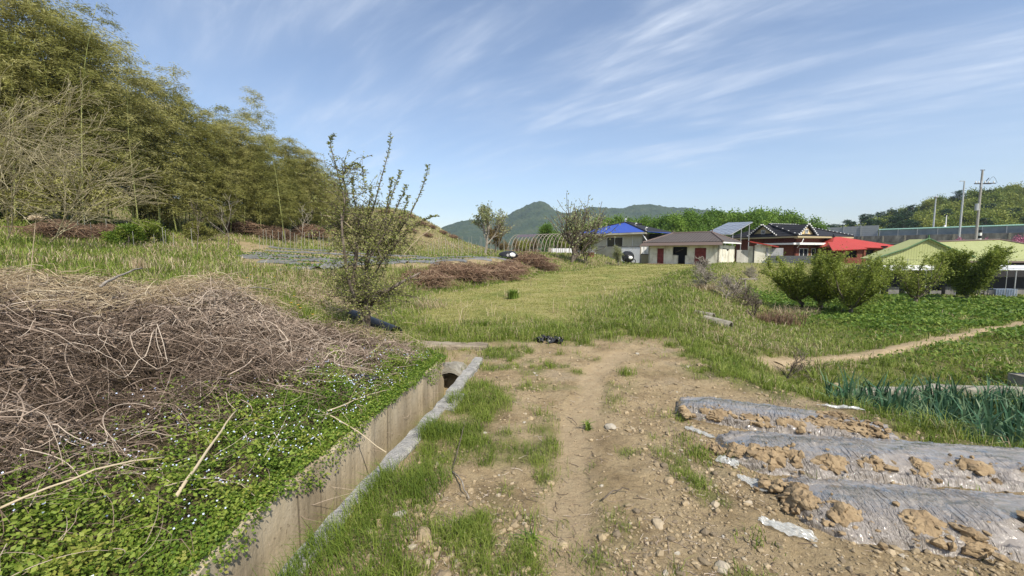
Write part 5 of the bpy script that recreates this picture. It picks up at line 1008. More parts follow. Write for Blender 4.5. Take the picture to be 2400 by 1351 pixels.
# ---------------------------------------------------------------- buildings
class Fr:
    """local frame: origin at a ground corner, x along the front, y into the depth"""
    def __init__(s, name, x, y, z, ang, label, cat='house'):
        s.root = empty(name, (x, y, z), label, cat, rz=ang); s.z = z
    def part(s, name, mb, mat, parent=None, smooth=False): return mb.build(name, mat, parent or s.root, smooth=smooth)
def wall_open(mb, p0, p1, z0, z1, th, ops, n):
    """wall from p0 to p1 (plan), openings (a,b,za,zb) as metres along; n = outward normal side (+1/-1)"""
    p0, p1 = np.array(p0, float), np.array(p1, float); L = np.linalg.norm(p1-p0); e = (p1-p0)/L; nn = np.array([e[1], -e[0]])*n
    xs = sorted({0, L, *[o[0] for o in ops], *[o[1] for o in ops]})
    for a, b in zip(xs[:-1], xs[1:]):
        zs = [(z0, z1)]
        for o in ops:
            if o[0] <= a+1e-6 and o[1] >= b-1e-6:
                nz = []
                for (c, d) in zs:
                    if o[2] > c+1e-6: nz.append((c, min(d, o[2])))
                    if o[3] < d-1e-6: nz.append((max(c, o[3]), d))
                zs = nz
        for c, d in zs:
            A = p0+e*a; B = p0+e*b; q = [(*A, c), (*B, c), (*(B-nn*th), c), (*(A-nn*th), c), (*A, d), (*B, d), (*(B-nn*th), d), (*(A-nn*th), d)]; mb.hexa(q)
def slab(mb, pts, th):
    p = np.array(pts, float); n = np.cross(p[1]-p[0], p[2]-p[0]); n /= np.linalg.norm(n); n *= np.sign(n[2]) if n[2] else 1; k = len(p); a = np.arange(k)
    q = p-n*th; mb.add(np.vstack([p, q]), [a[None], (a[::-1]+k)[None], np.stack([a, (a+1) % k, (a+1) % k+k, a+k], 1)])
def ridge(mb, a, b, r=.12, seg=8):
    mb.tube([a, (np.array(a)+np.array(b))/2, b], r, seg)
tileb = None
def tilemat(name, c1, c2, px_, pz_):
    m = ribbed(name, c1, c2, px_, 'X', rough=.75, depth=.04, line=.20, dirt=(.09,.08,.06,1), lcol=.22)
    t = m.node_tree; p = [n for n in t.nodes if n.type == 'BSDF_PRINCIPLED'][0]; src = p.inputs['Base Color'].links[0].from_socket; tcn = t.nodes.new('ShaderNodeTexCoord'); sx = t.nodes.new('ShaderNodeSeparateXYZ'); t.links.new(tcn.outputs['Object'], sx.inputs[0])
    d = t.nodes.new('ShaderNodeMath'); d.operation = 'DIVIDE'; t.links.new(sx.outputs['Z'], d.inputs[0]); d.inputs[1].default_value = pz_; f = t.nodes.new('ShaderNodeMath'); f.operation = 'FRACT'; t.links.new(d.outputs[0], f.inputs[0])
    r = ramp(t, f.outputs[0], [(.22,.22,.22,1), (1,1,1,1), (1,1,1,1), (1,1,1,1), (.9,.9,.9,1)]); mx = t.nodes.new('ShaderNodeMix'); mx.data_type = 'RGBA'; mx.blend_type = 'MULTIPLY'; mx.inputs[0].default_value = 1; t.links.new(src, mx.inputs[6]); t.links.new(r, mx.inputs[7]); t.links.new(mx.outputs[2], p.inputs['Base Color']); return m
M['tile_brown'] = tilemat('brown_roof_tile', (.085,.072,.065,1), (.145,.124,.113,1), .34, .115)
M['fascia_brown'] = plain('brown_fascia', (.135,.10,.085,1), .7)
M['blue_sheet'] = ribbed('blue_sheet', (.025,.06,.30,1), (.04,.09,.38,1), .45, 'X', rough=.5, line=.03, dirtamt=.12, depth=.01, lcol=.7)
M['tile_black'] = tilemat('black_roof_tile', (.017,.018,.022,1), (.035,.036,.042,1), .36, .13)
M['red_sheet'] = ribbed('red_sheet', (.34,.04,.03,1), (.42,.06,.045,1), .4, 'X', rough=.5, line=.05, dirtamt=.1, lcol=.7)
M['green_sheet'] = ribbed('yellow_green_sheet', (.27,.30,.12,1), (.36,.38,.17,1), .22, 'X', rough=.6, line=.10, dirt=(.22,.22,.10,1), dirtamt=.35, lcol=.55)
M['green_trim'] = plain('green_trim', (.05,.12,.04,1), .6)
M['sheet_white'] = ribbed('white_sheet_wall', (.60,.62,.64,1), (.72,.73,.74,1), .18, 'X', rough=.6, line=.12, dirt=(.25,.23,.19,1), dirtamt=.6, lcol=.75)
def rooftri(fr, name, mat, planes, th=.08, parent=None):
    mb = MB(); 
    for p in planes: slab(mb, p, th)
    return fr.part(name, mb, mat, parent)
def window(fr, x0, x1, z0, z1, y, split=2, mat='white', parent=None, name='window', fw=.07):
    mb = MB(); 
    for a in [x0, x1]: mb.box((a, y, (z0+z1)/2), (fw, .10, z1-z0+fw))
    for a in [z0, z1]: mb.box(((x0+x1)/2, y-.003, a), (x1-x0-fw, .10, fw))
    for q in range(1, split): mb.box((x0+(x1-x0)*q/split, y-.002, (z0+z1)/2), (fw, .08, z1-z0-fw))
    f = fr.part(name, mb, M[mat], parent); fr.part('pane', MB().box(((x0+x1)/2, y+.03, (z0+z1)/2), (x1-x0-.02, .02, z1-z0-.02)), M['glass'], f); return f

# --- old shed with brown tiled hip roof
ZS = -.02; SA = -R(43); sh = Fr('old_shed', 17.6, 53.0, ZS, SA, 'old cream walled shed with brown tiled hip roof and broken doorway', 'shed')
W_, D_, Hh = 8.47, 6.2, 2.35
mb = MB(); wall_open(mb, (0, 0), (W_, 0), -.2, Hh, .2, [(1.15, 2.0, .02, 2.02), (3.1, 4.85, 1.15, 2.2), (3.75, 4.65, .05, 1.15), (5.75, 7.05, -.05, 2.05)], 1); wall_open(mb, (W_, 0), (W_, D_), -.2, Hh, .2, [], 1); wall_open(mb, (W_, D_), (0, D_), -.2, Hh, .2, [], 1); wall_open(mb, (0, D_), (0, 0), -.2, Hh, .2, [], 1)
sh.part('wall', mb, M['offwhite']); sh.part('interior_shade', MB().box((W_/2, D_/2+.3, 1.15), (W_-.5, D_-1.6, 2.1)), M['dark'])  # solid near-black block stands in for the dim inside behind the openings
d = sh.part('door', MB().box((1.575, .05, 1.02), (.83, .05, 1.96)), M['rust_red']); d['label'] = 'narrow dark red door at the left of the shed'
d = sh.part('door', MB().box((6.4, .03, 1.0), (1.28, .06, 2.08), tilt=(0, .02)), M['rust_red']); d['label'] = 'wide faded red door at the right of the shed'
mb = MB(); mb.box((3.9, .08, 1.72), (1.0, .04, .05), tilt=(0, -.4)); mb.box((3.3, .1, 1.2), (.5, .05, .12)); sh.part('broken_frame', mb, M['bark'])
e = .55; zt = 2.78; rz_ = 4.02
A, B, C, Dd = (-e, -e, zt), (W_+e, -e, zt), (W_+e, D_+e, zt), (-e, D_+e, zt); r1, r2 = (1.9, D_/2, rz_), (W_-1.9, D_/2, rz_)
rf = rooftri(sh, 'roof', M['tile_brown'], [[A, B, r2, r1], [B, C, r2], [C, Dd, r1, r2], [Dd, A, r1]])
mb = MB(); [ridge(mb, *q, .11) for q in ((r1, r2), (A, r1), (B, r2), (C, r2), (Dd, r1))]
for r_ in (r1, r2): mb.tube([np.array(r_), np.array(r_)+[.1, 0, .12], np.array(r_)+[.2*(1 if r_ is r2 else -1), 0, .38]], [.12, .08, .02], 6)
sh.part('ridge_tiles', mb, M['fascia_brown'], rf)
rooftri(sh, 'fascia', M['fascia_brown'], [[(-e-.35, -e-.35, 2.36), (W_+e+.05, -e-.35, 2.36), (W_+e-.12, -e+.06, 2.76), (-e+.02, -e+.06, 2.76)]], .05, rf)
sh.part('eave_board', MB().box((W_+e-.0, D_/2, 2.64), (.06, D_+2*e, .16)), M['white'], rf)
sh.part('lamp', MB().tube([(W_+.0, 1.2, 2.0), (W_+.45, 1.2, 1.9), (W_+.6, 1.2, 1.75)], [.03, .05, .14], 8), M['black'])
# doorstep
o = MB().box((0, 0, 0), (7.4, .9, .14)).build('concrete_step', M['clay']); o.location = (19.9, 49.7, .02); o.rotation_euler = (0, 0, SA); tag(o, 'low tan earthen step along the front of the shed', 'step')
# --- house with blue sheeted roof
bh = Fr('blue_roofed_house', 10.0, 68.7, .3, -R(47), 'cream house with bright blue sheeted roof behind a white wall')
W_, D_ = 13.0, 9.5; zt = 3.95; Hh = 3.95
mb = MB(); wall_open(mb, (0, 0), (W_, 0), -.5, Hh, .25, [(6.85, 9.65, 2.05, 3.45)], 1); wall_open(mb, (W_, 0), (W_, D_), -.5, Hh, .25, [], 1); wall_open(mb, (0, D_), (0, 0), -.5, Hh, .25, [], 1); bh.part('wall', mb, M['cream'])
window(bh, 6.85, 9.65, 2.05, 3.45, .02, 2, 'white'); e = .9; ap = (W_/2+.9, D_*.45, 5.95)
rf = rooftri(bh, 'roof', M['blue_sheet'], [[(-e+1.6, -e, zt+.12), (W_+e, -e, zt+.12), (ap[0], ap[1], ap[2])]], .08); rooftri(bh, 'tiles', M['tile_black'], [[(-e, -e, zt+.1), (-e+1.6, -e, zt+.1), ap], [(W_+e, -e, zt+.1), (W_+e, D_+e, zt+.1), (ap[0], D_*.6, ap[2]), ap], [(-e, D_+e, zt+.1), (-e, -e, zt+.1), ap]], .1, rf)
bh.part('eave_board', MB().box((W_/2, -e, zt-.05), (W_+2*e, .10, .24)).box((W_/2, -e/2, zt-.16), (W_+2*e-.1, e, .05)), M['cream'], rf)
mb = MB(); ridge(mb, (-e, -e, zt+.15), ap, .13); ridge(mb, (W_+e, -e, zt+.15), ap, .13); ridge(mb, ap, (ap[0]+.4, D_*.9, ap[2]-.1), .14); bh.part('ridge_tiles', mb, M['tile_black'], rf)
for (c, s, lab) in (((ap[0], ap[1], ap[2]+.25), .3, 0), ((ap[0]+2.2, ap[1]-.6, ap[2]-.55), .28, 0), ((-e, -e, zt+.4), .25, 0), ((W_+e, -e, zt+.42), .27, 0)):
    mb = MB(); mb.tube([np.array(c)+[0, 0, -.2], np.array(c)+[-.12, 0, .05], np.array(c)+[.05, 0, .28], np.array(c)+[.2, 0, .22]], np.array([.16, .12, .1, .04])*s/.28, 8); bh.part('ridge_ornament', mb, M['white'], rf, True)
rooftri(bh, 'canopy', M['blue_sheet'], [[(W_+e, -.6, 4.1), (W_+4.6, .8, 3.75), (W_+4.6, 5, 3.75), (W_+e, 5, 4.15)]], .06); mb = MB(); mb.tube([(W_+.2, -.8, 3.85), (W_+1.1, -.8, 2.7), (W_+1.6, -.8, 1.9)], .06, 8); bh.part('downpipe', mb, M['white'], None, True); mb = MB().tube([(11.3, -.06, 3.9), (11.3, -.06, 2.9), (11.3, -.06, 1.9)], .03, 6); bh.part('downpipe', mb, M['white'])
bh.part('porch_shade', MB().box((W_+2.4, 2.6, 1.9), (3.6, 3.6, 3.7)), M['dark'])  # solid near-black block stands in for the shade under the canopy
# --- white yard wall with coping, gate
yw = Fr('yard_wall', 9.6, 66.2, .2, -R(47), 'long whitish yard wall with dark coping before the blue roofed house', 'wall')
L = 15.6; yw.part('sheeting', MB().box((L/2+4.6, .0, .9), (L-9.2, .16, 2.2)).box((2.3, .0, .9), (4.6, .14, 1.95)), M['sheet_white']); yw.part('coping', MB().box((L/2, 0, 2.1), (L, .26, .13)), M['concrete_dark'])
yw2 = Fr('lower_yard_wall', 5.2, 58.5, .9, R(3), 'low pale plank wall behind the vase shaped tree', 'wall'); yw2.part('boarding', MB().box((2.6, 0, .55), (5.2, .15, 1.2)), M['sheet_white']); yw2.part('post', MB().box((.2, -.1, .6), (.4, .2, 1.3)), M['concrete'])
gx, gy = at(1501, 600, 55.5)[:2]; gt = Fr('yard_gate', gx, gy, .0, -R(15), 'grey panelled metal gate between the yard wall and the shed', 'gate')
mb = MB(); mb.box((.0, 0, 1.2), (.16, .16, 2.5)); mb.box((1.25, 0, 1.2), (.16, .16, 2.5)); mb.box((.62, 0, 2.36), (1.1, .12, .14)); gt.part('frame', mb, M['concrete']); gt.part('lower_panel', MB().box((.62, .02, .6), (1.05, .05, 1.2)), M['khaki']); mb = MB()
for a in (.22, .62, 1.02): mb.box((a, 0, 1.75), (.3, .03, 1.0))
gt.part('upper_panel', mb, M['white']); gt.part('crossbar', MB().box((.62, -.03, 1.22), (1.08, .06, .07)), M['dark'])
# --- grey concrete wall and small red roofed outhouse right of the shed
gwx, gwy = at(1726, 600, 55)[:2]; gw = Fr('grey_yard_wall', gwx, gwy, -.1, -R(8), 'weathered grey concrete wall between the shed and the white outhouse', 'wall'); gw.part('panel', MB().box((1.35, 0, .9), (2.7, .15, 2.0)), solid('streaked_wall', [(.22,.21,.18), (.38,.37,.33), (.48,.47,.43)], 1.5, rough=.9, bump=.1, stretch=(1, 1, .3)))
ox, oy = at(1768, 600, 54)[:2]; oh = Fr('white_outhouse', ox, oy, -.3, -R(24), 'small white outhouse with a little red tiled roof', 'outhouse')
mb = MB(); wall_open(mb, (0, 0), (1.9, 0), -.3, 2.75, .2, [], 1); wall_open(mb, (1.9, 0), (1.9, 3), -.3, 2.4, .2, [], 1); mb.box((-.4, .6, 1.3), (.6, .2, 2.6)); oh.part('wall', mb, M['offwhite'])
rooftri(oh, 'roof', M['red_sheet'], [[(-.6, -.5, 3.25), (-.6, 2.5, 3.35), (2.6, 2.5, 2.6), (2.6, -.5, 2.55)]], .12)
# --- solar panel array
s0 = at(1650, 548, 58); s1 = at(1712, 549, 56); s2 = at(1764, 520, 60); s3 = at(1706, 522, 62.5)
sp_ = empty('solar_array', (s0[0], s0[1], h1(s0[0], s0[1])), 'tilted solar panel array on steel posts above the shed roof', 'solar panels'); o0 = np.array(sp_.location)
pts = [np.array(p)-o0 for p in (s0, s1, s2, s3)]; bil = lambda u, v: (pts[0]*(1-u)+pts[1]*u)*(1-v)+(pts[3]*(1-u)+pts[2]*u)*v
M['solar'] = ribbed('solar_glass', (.13,.15,.18,1), (.17,.19,.22,1), .7, 'X', rough=.16, line=.06, dirtamt=.05, depth=.002, lcol=2.2)
for a in range(4):
    for b in range(3):
        u0, u1, v0, v1 = a/4+.006, (a+1)/4-.006, b/3+.006, (b+1)/3-.006; mb = MB(); slab(mb, [bil(u0, v0), bil(u1, v0), bil(u1, v1), bil(u0, v1)], .05); mb.build('panel', M['solar'], sp_)
mb = MB(); 
for u in (0, 1): mb.tube([bil(u, 0)+[0, 0, -.1], bil(u, .5)+[0, 0, -.1], bil(u, 1)+[0, 0, -.1]], .05, 6)
for v in (0, 1): mb.tube([bil(0, v)+[0, 0, -.1], bil(.5, v)+[0, 0, -.1], bil(1, v)+[0, 0, -.1]], .05, 6)
mb.build('frame', M['steel'], sp_)
for u, v in ((0, .1), (1, .1), (.98, .5), (.96, .9), (.02, .9)): p = bil(u, v); MB().tube([p+[0, 0, -.1], p*[1, 1, .5], p*[1, 1, 0]], .06, 8).build('post', M['steel'], sp_)
# --- black tiled house with white ridge studs
bb = Fr('black_tiled_house', 38.5, 56, -.3, R(20), 'brick house with black tiled gabled roof edged in white studs')
W_, D_ = 9.3, 9.5; zt = 4.05
mb = MB(); wall_open(mb, (0, .0), (W_-1.2, 0), -.3, zt, .25, [(.9, 2.6, 1.0, 2.3), (3.3, 4.1, .3, 2.3), (5.6, 6.4, 1.1, 2.2)], 1); wall_open(mb, (W_-1.2, 0), (W_, 1.2), -.3, zt, .25, [], 1); wall_open(mb, (W_, 1.2), (W_, D_), -.3, zt, .25, [], 1); wall_open(mb, (0, D_), (0, 0), -.3, zt, .25, [(3, 4.6, 1.2, 2.4)], 1); bb.part('wall', mb, M['brick'])
window(bb, .9, 2.6, 1.0, 2.3, .03); window(bb, 5.6, 6.4, 1.1, 2.2, .03, 1); f = window(bb, 3.3, 4.1, .3, 2.3, .03, 1, name='door'); bb.part('gas_bottle_shelf', MB().box((4.8, -.2, 1.2), (.5, .3, .06)).box((4.8, -.2, 1.7), (.5, .3, .06)).box((4.8, -.2, .7), (.5, .3, .06)), M['white'])
bb.part('canopy', MB().box((W_/2-.8, -.5, 2.95), (W_-.4, 1.1, .28)).box((-.55, 2.2, 2.95), (1.0, 5.5, .24)), M['white']); bb.part('cornice', MB().box((W_/2-.4, -.12, 3.72), (W_-.2, .24, .12)), M['khaki'])
e = 1.0; A, B, C, Dd = (-e, -e, zt), (W_+e, -e, zt), (W_+e, D_+e, zt), (-e, D_+e, zt); r1, r2 = (.9, D_*.5, 5.85), (W_-2.6, D_*.5, 5.85)
rf = rooftri(bb, 'roof', M['tile_black'], [[A, B, r2, r1], [B, C, r2], [C, Dd, r1, r2], [Dd, A, r1]], .14)
bb.part('eave_board', MB().box((W_/2, -e+.03, zt-.2), (W_+2*e, .08, .2)).box((-e+.03, D_/2, zt-.2), (.08, D_+2*e-.1, .2)), M['khaki'], rf)
# front gable (yellow) and side gable (khaki)
def gable(c, w, h, dep, wallm, ax):
    c = np.array(c, float); X = np.array([1, 0, 0.]) if ax == 'x' else np.array([0, -1, 0.]); Yd = np.array([0, 1, 0.]) if ax == 'x' else np.array([1, 0, 0.])
    a, b, t = c-X*w/2, c+X*w/2, c+[0, 0, h]; mb = MB(); mb.add([a, b, t, a+Yd*dep, b+Yd*dep, t+Yd*dep], [np.array([[0, 1, 2], [3, 5, 4]]), np.array([[0, 1, 4, 3], [1, 2, 5, 4], [2, 0, 3, 5]])]); g = bb.part('gable', mb, wallm, rf)
    mb = MB(); o_ = [0, 0, .10]; 
    for s_ in (-1, 1): lo = c+X*s_*(w/2+.45)+[0, 0, -.30]-Yd*.3; hi = t+o_-Yd*.3; slab(mb, [lo, hi, hi+Yd*(dep+.3), lo+Yd*(dep+.3)], .13)
    bb.part('gable_roof', mb, M['tile_black'], rf); q = c+[0, 0, h*.30]-Yd*.04; R_ = .28
    mb = MB()
    for (s1_, s2_, l1, l2) in ((-1, 0, .06, .5), (1, 0, .06, .5), (0, -1, .62, .06), (0, 1, .62, .06), (0, 0, .06, .5)):
        ctr = q+X*s1_*R_+np.array([0, 0, .25*s2_]); dd = (l1, .06, l2) if ax == 'x' else (.06, l1, l2); mb.box(ctr, dd)
    w_ = bb.part('window', mb, M['white'], g); bb.part('pane', MB().box(q+Yd*.02, (.5, .02, .45) if ax == 'x' else (.02, .5, .45)), M['glass'], w_)
    return t
t1 = gable((1.2, -.55, 4.25), 2.9, 1.25, 4.5, M['yellow_wall'], 'x'); t2 = gable((-.55, 4.4, 4.3), 3.9, 1.35, 4.5, M['khaki'], 'y')
studs = []
def stud_line(a, b, n): 
    a, b = np.array(a), np.array(b)
    for q in range(n): studs.append(a+(b-a)*(q+.5)/n)
up_ = np.array([0, 0, .12])
stud_line(np.array(r1)+up_, np.array(r2)+up_, 14); stud_line(np.array(B)+up_, np.array(r2)+up_, 16); stud_line(np.array(A)+up_, np.array(r1)+up_*1, 5)
for s_ in (-1, 1): stud_line(np.array([1.2+s_*1.9, -.9, 4.05]), t1+[0, -.35, .2], 7); stud_line(np.array([-.9, 4.4-s_*2.4, 4.1]), t2+[-.35, 0, .2], 8)
stud_line((-e, -e, zt+.15), (-.2, -e, zt+.15), 2)
S = MB(); R_ = MB()
for p in studs: S.tube([p+[0, -.06, 0], p+[0, 0, 0], p+[0, .06, 0]], [.085, .09, .085], 8)
s_o = bb.part('ridge_stud', S, M['white'], rf); s_o['kind'] = 'stuff'
for a, b in ((r1, r2), (B, r2), (A, r1)): ridge(R_, np.array(a)+[0, 0, .02], np.array(b)+[0, 0, .02], .15)
bb.part('ridge_tiles', R_, M['tile_black'], rf); bb.part('red_ridge_cover', MB().add(ICO2[0]*[.42, .3, .22]+np.array([W_-2.0, D_*.5, 5.75]), ICO2[1]), plain('orange_red', (.55,.09,.03,1)), rf, True)
bb.part('downpipe', MB().tube([(.4, -.9, 3.9), (.2, -.8, 3.2), (-.3, -.5, 2.4)], .045, 6), M['white'], None, True)
# grey fence and white panel before it
M['fence_grey'] = plain('dark_grey_metal', (.06,.065,.07,1), .6)
fx, fy = at(1800, 600, 53)[:2]; fw = Fr('grey_yard_fence', fx, fy, -.2, R(5), 'dark grey solid fence in front of the black tiled house', 'fence'); fw.part('panel', MB().box((4.3, 0, .6), (8.6, .1, 1.3)), M['fence_grey']); fw.part('white_tank', MB().box((1.2, .8, 1.75), (2.3, .9, 1.0)), M['concrete_grey'])
# --- red roofed outbuilding
rr = Fr('red_roofed_barn', 42.6, 54.5, -.4, -R(6), 'low outbuilding with bright red metal hip roof', 'barn'); W_, D_ = 7.8, 5
mb = MB(); wall_open(mb, (0, 0), (W_, 0), -.3, 2.6, .2, [(1.2, 2.9, 1.2, 2.1), (3.6, 5.0, .3, 2.2)], 1); wall_open(mb, (W_, 0), (W_, D_), -.3, 2.6, .2, [], 1); wall_open(mb, (0, D_), (0, 0), -.3, 2.6, .2, [], 1); rr.part('wall', mb, M['brick']); rr.part('interior_shade', MB().box((W_/2, D_/2, 1.2), (W_-.6, D_-1, 2.4)), M['dark'])  # near-black block fills the barn in place of its unlit inside
e = .6; A, B, C, Dd = (-e, -e, 2.62), (W_+e+.9, -e, 2.40), (W_+e+.9, D_+e, 2.4), (-e, D_+e, 2.6); r1, r2 = (1.6, 2.6, 4.0), (2.4, 2.6, 4.0)
rf = rooftri(rr, 'roof', M['red_sheet'], [[A, B, r2, r1], [B, C, r2], [C, Dd, r1, r2], [Dd, A, r1]], .1); rr.part('ridge_ornament', MB().tube([(1.6,2.6,4.0), (1.55,2.6,4.2), (1.4,2.6,4.45)], [.15,.1,.03], 6), M['black'], rf)
rooftri(rr, 'porch_roof', M['red_sheet'], [[(-1.6, -2.4, 2.15), (2.6, -2.2, 2.35), (2.2, .6, 3.3), (-.4, .6, 3.25)]], .08, rf)
for a in (0, 2.4): rr.part('post', MB().box((a, -2.0, 1.0), (.25, .25, 2.3)), M['brick'])
# --- yellow green metal sheds
g1 = Fr('green_gabled_shed', 30.6, 34, -2.05, R(0), 'yellow green ribbed metal shed with pointed gable', 'shed')
mb = MB(); gx0, gx1, ga = 0, 7.2, 3.55; zt, za, zb_ = 3.15, 4.62, 2.55
mb.hexa([(gx0-.8, 0, zb_), (gx1, 0, zb_), (gx1, .12, zb_), (gx0-.8, .12, zb_), (gx0-.8, 0, zt), (gx1, 0, zt), (gx1, .12, zt), (gx0-.8, .12, zt)])
mb.add([(gx0-.2, 0, zt), (gx1, 0, zt), (ga, 0, za), (gx0-.2, .12, zt), (gx1, .12, zt), (ga, .12, za)], [np.array([[0, 1, 2], [3, 5, 4]]), np.array([[1, 4, 5, 2], [0, 2, 5, 3]])]); g1.part('gable_wall', mb, M['green_sheet'])
mb = MB(); slab(mb, [(ga, -.2, za+.06), (gx0-.6, -.2, zt-.06), (gx0-.6, 1.4, zt-.06), (ga, 1.4, za+.06)], .06); slab(mb, [(ga, -.2, za+.06), (ga, 1.4, za+.06), (gx1+.3, 1.4, zt), (gx1+.3, -.2, zt)], .06); rf = g1.part('roof', mb, M['green_sheet'])
mb = MB(); mb.tube([(gx0-.6, -.22, zt-.02), (ga/2, -.22, (zt+za)/2+.02), (ga, -.22, za+.1)], .055, 6); mb.tube([(ga, -.22, za+.1), ((ga+gx1)/2, -.22, (zt+za)/2+.05), (gx1+.3, -.22, zt+.05)], .055, 6); mb.tube([(ga, -.25, za), (ga, -.2, za+.15), (ga, -.2, za+.4)], [.09, .07, .05], 8); g1.part('verge_trim', mb, M['green_trim'], rf)
M['awning'] = ribbed('grey_white_awning', (.50,.52,.52,1), (.66,.67,.66,1), .5, 'X', rough=.45, line=.06, dirtamt=.3)
rooftri(g1, 'awning', M['awning'], [[(-1.2, -1.3, 2.2), (16, -1.3, 2.2), (16, .0, 2.52), (-1.2, .0, 2.52)]], .05)
for a in (-1, 2.6, 6.2, 9.8, 13.4): g1.part('post', MB().tube([(a, -1.2, -.2), (a, -1.2, 1), (a, -1.2, 2.2)], .045, 6), M['steel'])
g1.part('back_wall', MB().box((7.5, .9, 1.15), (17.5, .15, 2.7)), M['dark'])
for q in range(9): mb = MB().box((-.5+q*1.7+.5*math.sin(q*3), .3, .25+.12*math.cos(q*5)), (.9, .5, .55+.3*math.sin(q*2))); g1.part('stored_bundle', mb, M['concrete_dark'])
g2 = Fr('green_hipped_shed', 38.4, 35.2, -2.05, R(0), 'larger yellow green metal roofed shed with long ridge at right', 'shed')
rf = rooftri(g2, 'roof', M['green_sheet'], [[(-.2, -.6, 2.85), (13, -.6, 2.85), (8.2, 4.2, 4.75), (1.0, 4.2, 4.5)], [(13, -.6, 2.85), (13, 9, 2.85), (8.2, 4.2, 4.75)], [(-.2, 9, 2.85), (-.2, -.6, 2.85), (1.0, 4.2, 4.5)]], .08); g2.part('eave_trim', MB().box((6.5, -.62, 2.78), (13.2, .06, .14)), M['fascia_brown'], rf)
mb = MB(); ridge(mb, (1, 4.2, 4.55), (8.2, 4.2, 4.8), .07); ridge(mb, (8.2, 4.2, 4.8), (13, -.6, 2.9), .07); g2.part('ridge_trim', mb, M['fascia_brown'], rf); g2.part('wall', MB().box((6.5, .3, 1.3), (12.6, .2, 2.95)), M['concrete_dark'])
cx0, cy0 = at(2350, 685, 32.3)[:2]; o = MB(); 
for r_ in range(7): o.box((.0, 0, .03+r_*.09), (1.7, .5, .03))
for r_ in range(9): o.box((-.8+r_*.2, -.26, .30), (.03, .02, .60))
o = o.build('crate', plain('blue_grey_plastic', (.22,.28,.36,1))); o.location = (cx0, cy0, h1(cx0, cy0)); tag(o, 'blue grey slatted crate under the awning of the green sheds', 'crate')
# wire fence before the green sheds: posts and strands
root = empty('wire_fence', (28, 31, h1(28, 31)), 'thin dark wire fence in front of the green gabled shed', 'fence'); r0 = np.array(root.location)
mb = MB(); q_ = []
for a in range(8): x = a*1.9; zg = h1(28+x, 31)-r0[2]; MB().tube([(x, 0, zg-.1), (x, 0, zg+1.2), (x, 0, zg+2.9)], .018, 5).build('post', M['steel'], root)
for z in (2.85, 2.2): MB().tube([(0, 0, z), (6.6, 0, z-.05), (13.3, 0, z)], .010, 4).build('wire', M['dark'], root)
# yard lamp
x, y = at(2071, 600, 46)[:2]; root = empty('yard_lamp', (x, y, -1.9), 'slim grey lamp post with dark head before the red roof', 'lamp'); MB().tube([(0,0,0), (0,0,1.8), (0,0,3.9)], [.10,.09,.08], 8).build('pole', M['steel'], root); MB().tube([(0,0,3.9), (0,0,3.98), (0,0,4.12)], [.08,.3,.32], 10).build('lamp_head', M['black'], root)
# red basin, covered motorbike, hoops
p = at(1385, 598, 50); root = empty('red_basin', (p[0], p[1], p[2]-.35), 'round dull red rubber basin on the grassy mound', 'basin'); MB().tube([(0,0,0), (0,0,.35), (0,0,.62), (0,0,.68)], [.30,.37,.39,.42], 16, cap=True).build('tub', M['rust_red'], root, smooth=False)
x, y = at(1471, 610, 50.5)[:2]; zb = h1(x, y); root = empty('covered_motorcycle', (x, y, zb), 'motorcycle bundled under a black cover beside the yard wall', 'motorcycle')
tv, tf = ICO3; v = tv*[.78, .55, .72]*(1+.22*fbm(tv[:, 0]*2, tv[:, 1]*2+tv[:, 2]*2, 3, 14)[:, None])+[0, 0, .85]; MB().add(v, tf).build('cover', M['black'], root)
an = np.linspace(0, 2*math.pi, 17)
for cx_ in (-.35, .62): MB().tube([(cx_+.27*math.cos(a), -.3, .3+.27*math.sin(a)) for a in an], .05, 6).build('wheel', M['dark'], root)
MB().tube([(.2, -.35, 1.5), (.45, -.4, 1.75), (.6, -.4, 1.95)], [.02, .02, .07], 6).build('mirror', M['steel'], root); MB().add(ICO2[0]*[.26,.12,.2]+np.array([.2,-.55,.75]), ICO2[1]).build('fairing', M['white'], root)
root = empty('hoop_frame', (-.6, 55, h1(3, 52)), 'rusting hoop frame of a bare polytunnel', 'polytunnel', rz=-R(33)); zz0 = 0
for a in range(19):
    x = a*.56; an = np.linspace(0, math.pi, 13); MB().tube([(x-.25*math.sin(t_)*0+.55*math.cos(t_)*.0, 2.6-2.6*math.cos(t_), -.3+2.95*math.sin(t_)**.8) for t_ in an], .04, 5).build('hoop', M['bark_pale'], root)
MB().tube([(0, 2.6, 2.64), (5, 2.6, 2.64), (10.1, 2.6, 2.62)], .03, 5).build('ridge_pipe', M['bark_pale'], root)
n = 16; U, V = np.meshgrid(np.linspace(.6, 3.4, n), np.linspace(.62, .95, n), indexing='ij'); t_ = V*math.pi*.5; i, j = np.meshgrid(np.arange(n-1), np.arange(n-1), indexing='ij'); k = i*n+j
MB().add(np.stack([U, 2.6-2.6*np.cos(t_), -.27+2.95*np.sin(t_)**.8], -1).reshape(-1, 3), np.stack([k, k+n, k+n+1, k+1], -1).reshape(-1, 4)).build('net_remnant', plain('purple_grey_net', (.10,.085,.10,1), .9), root)
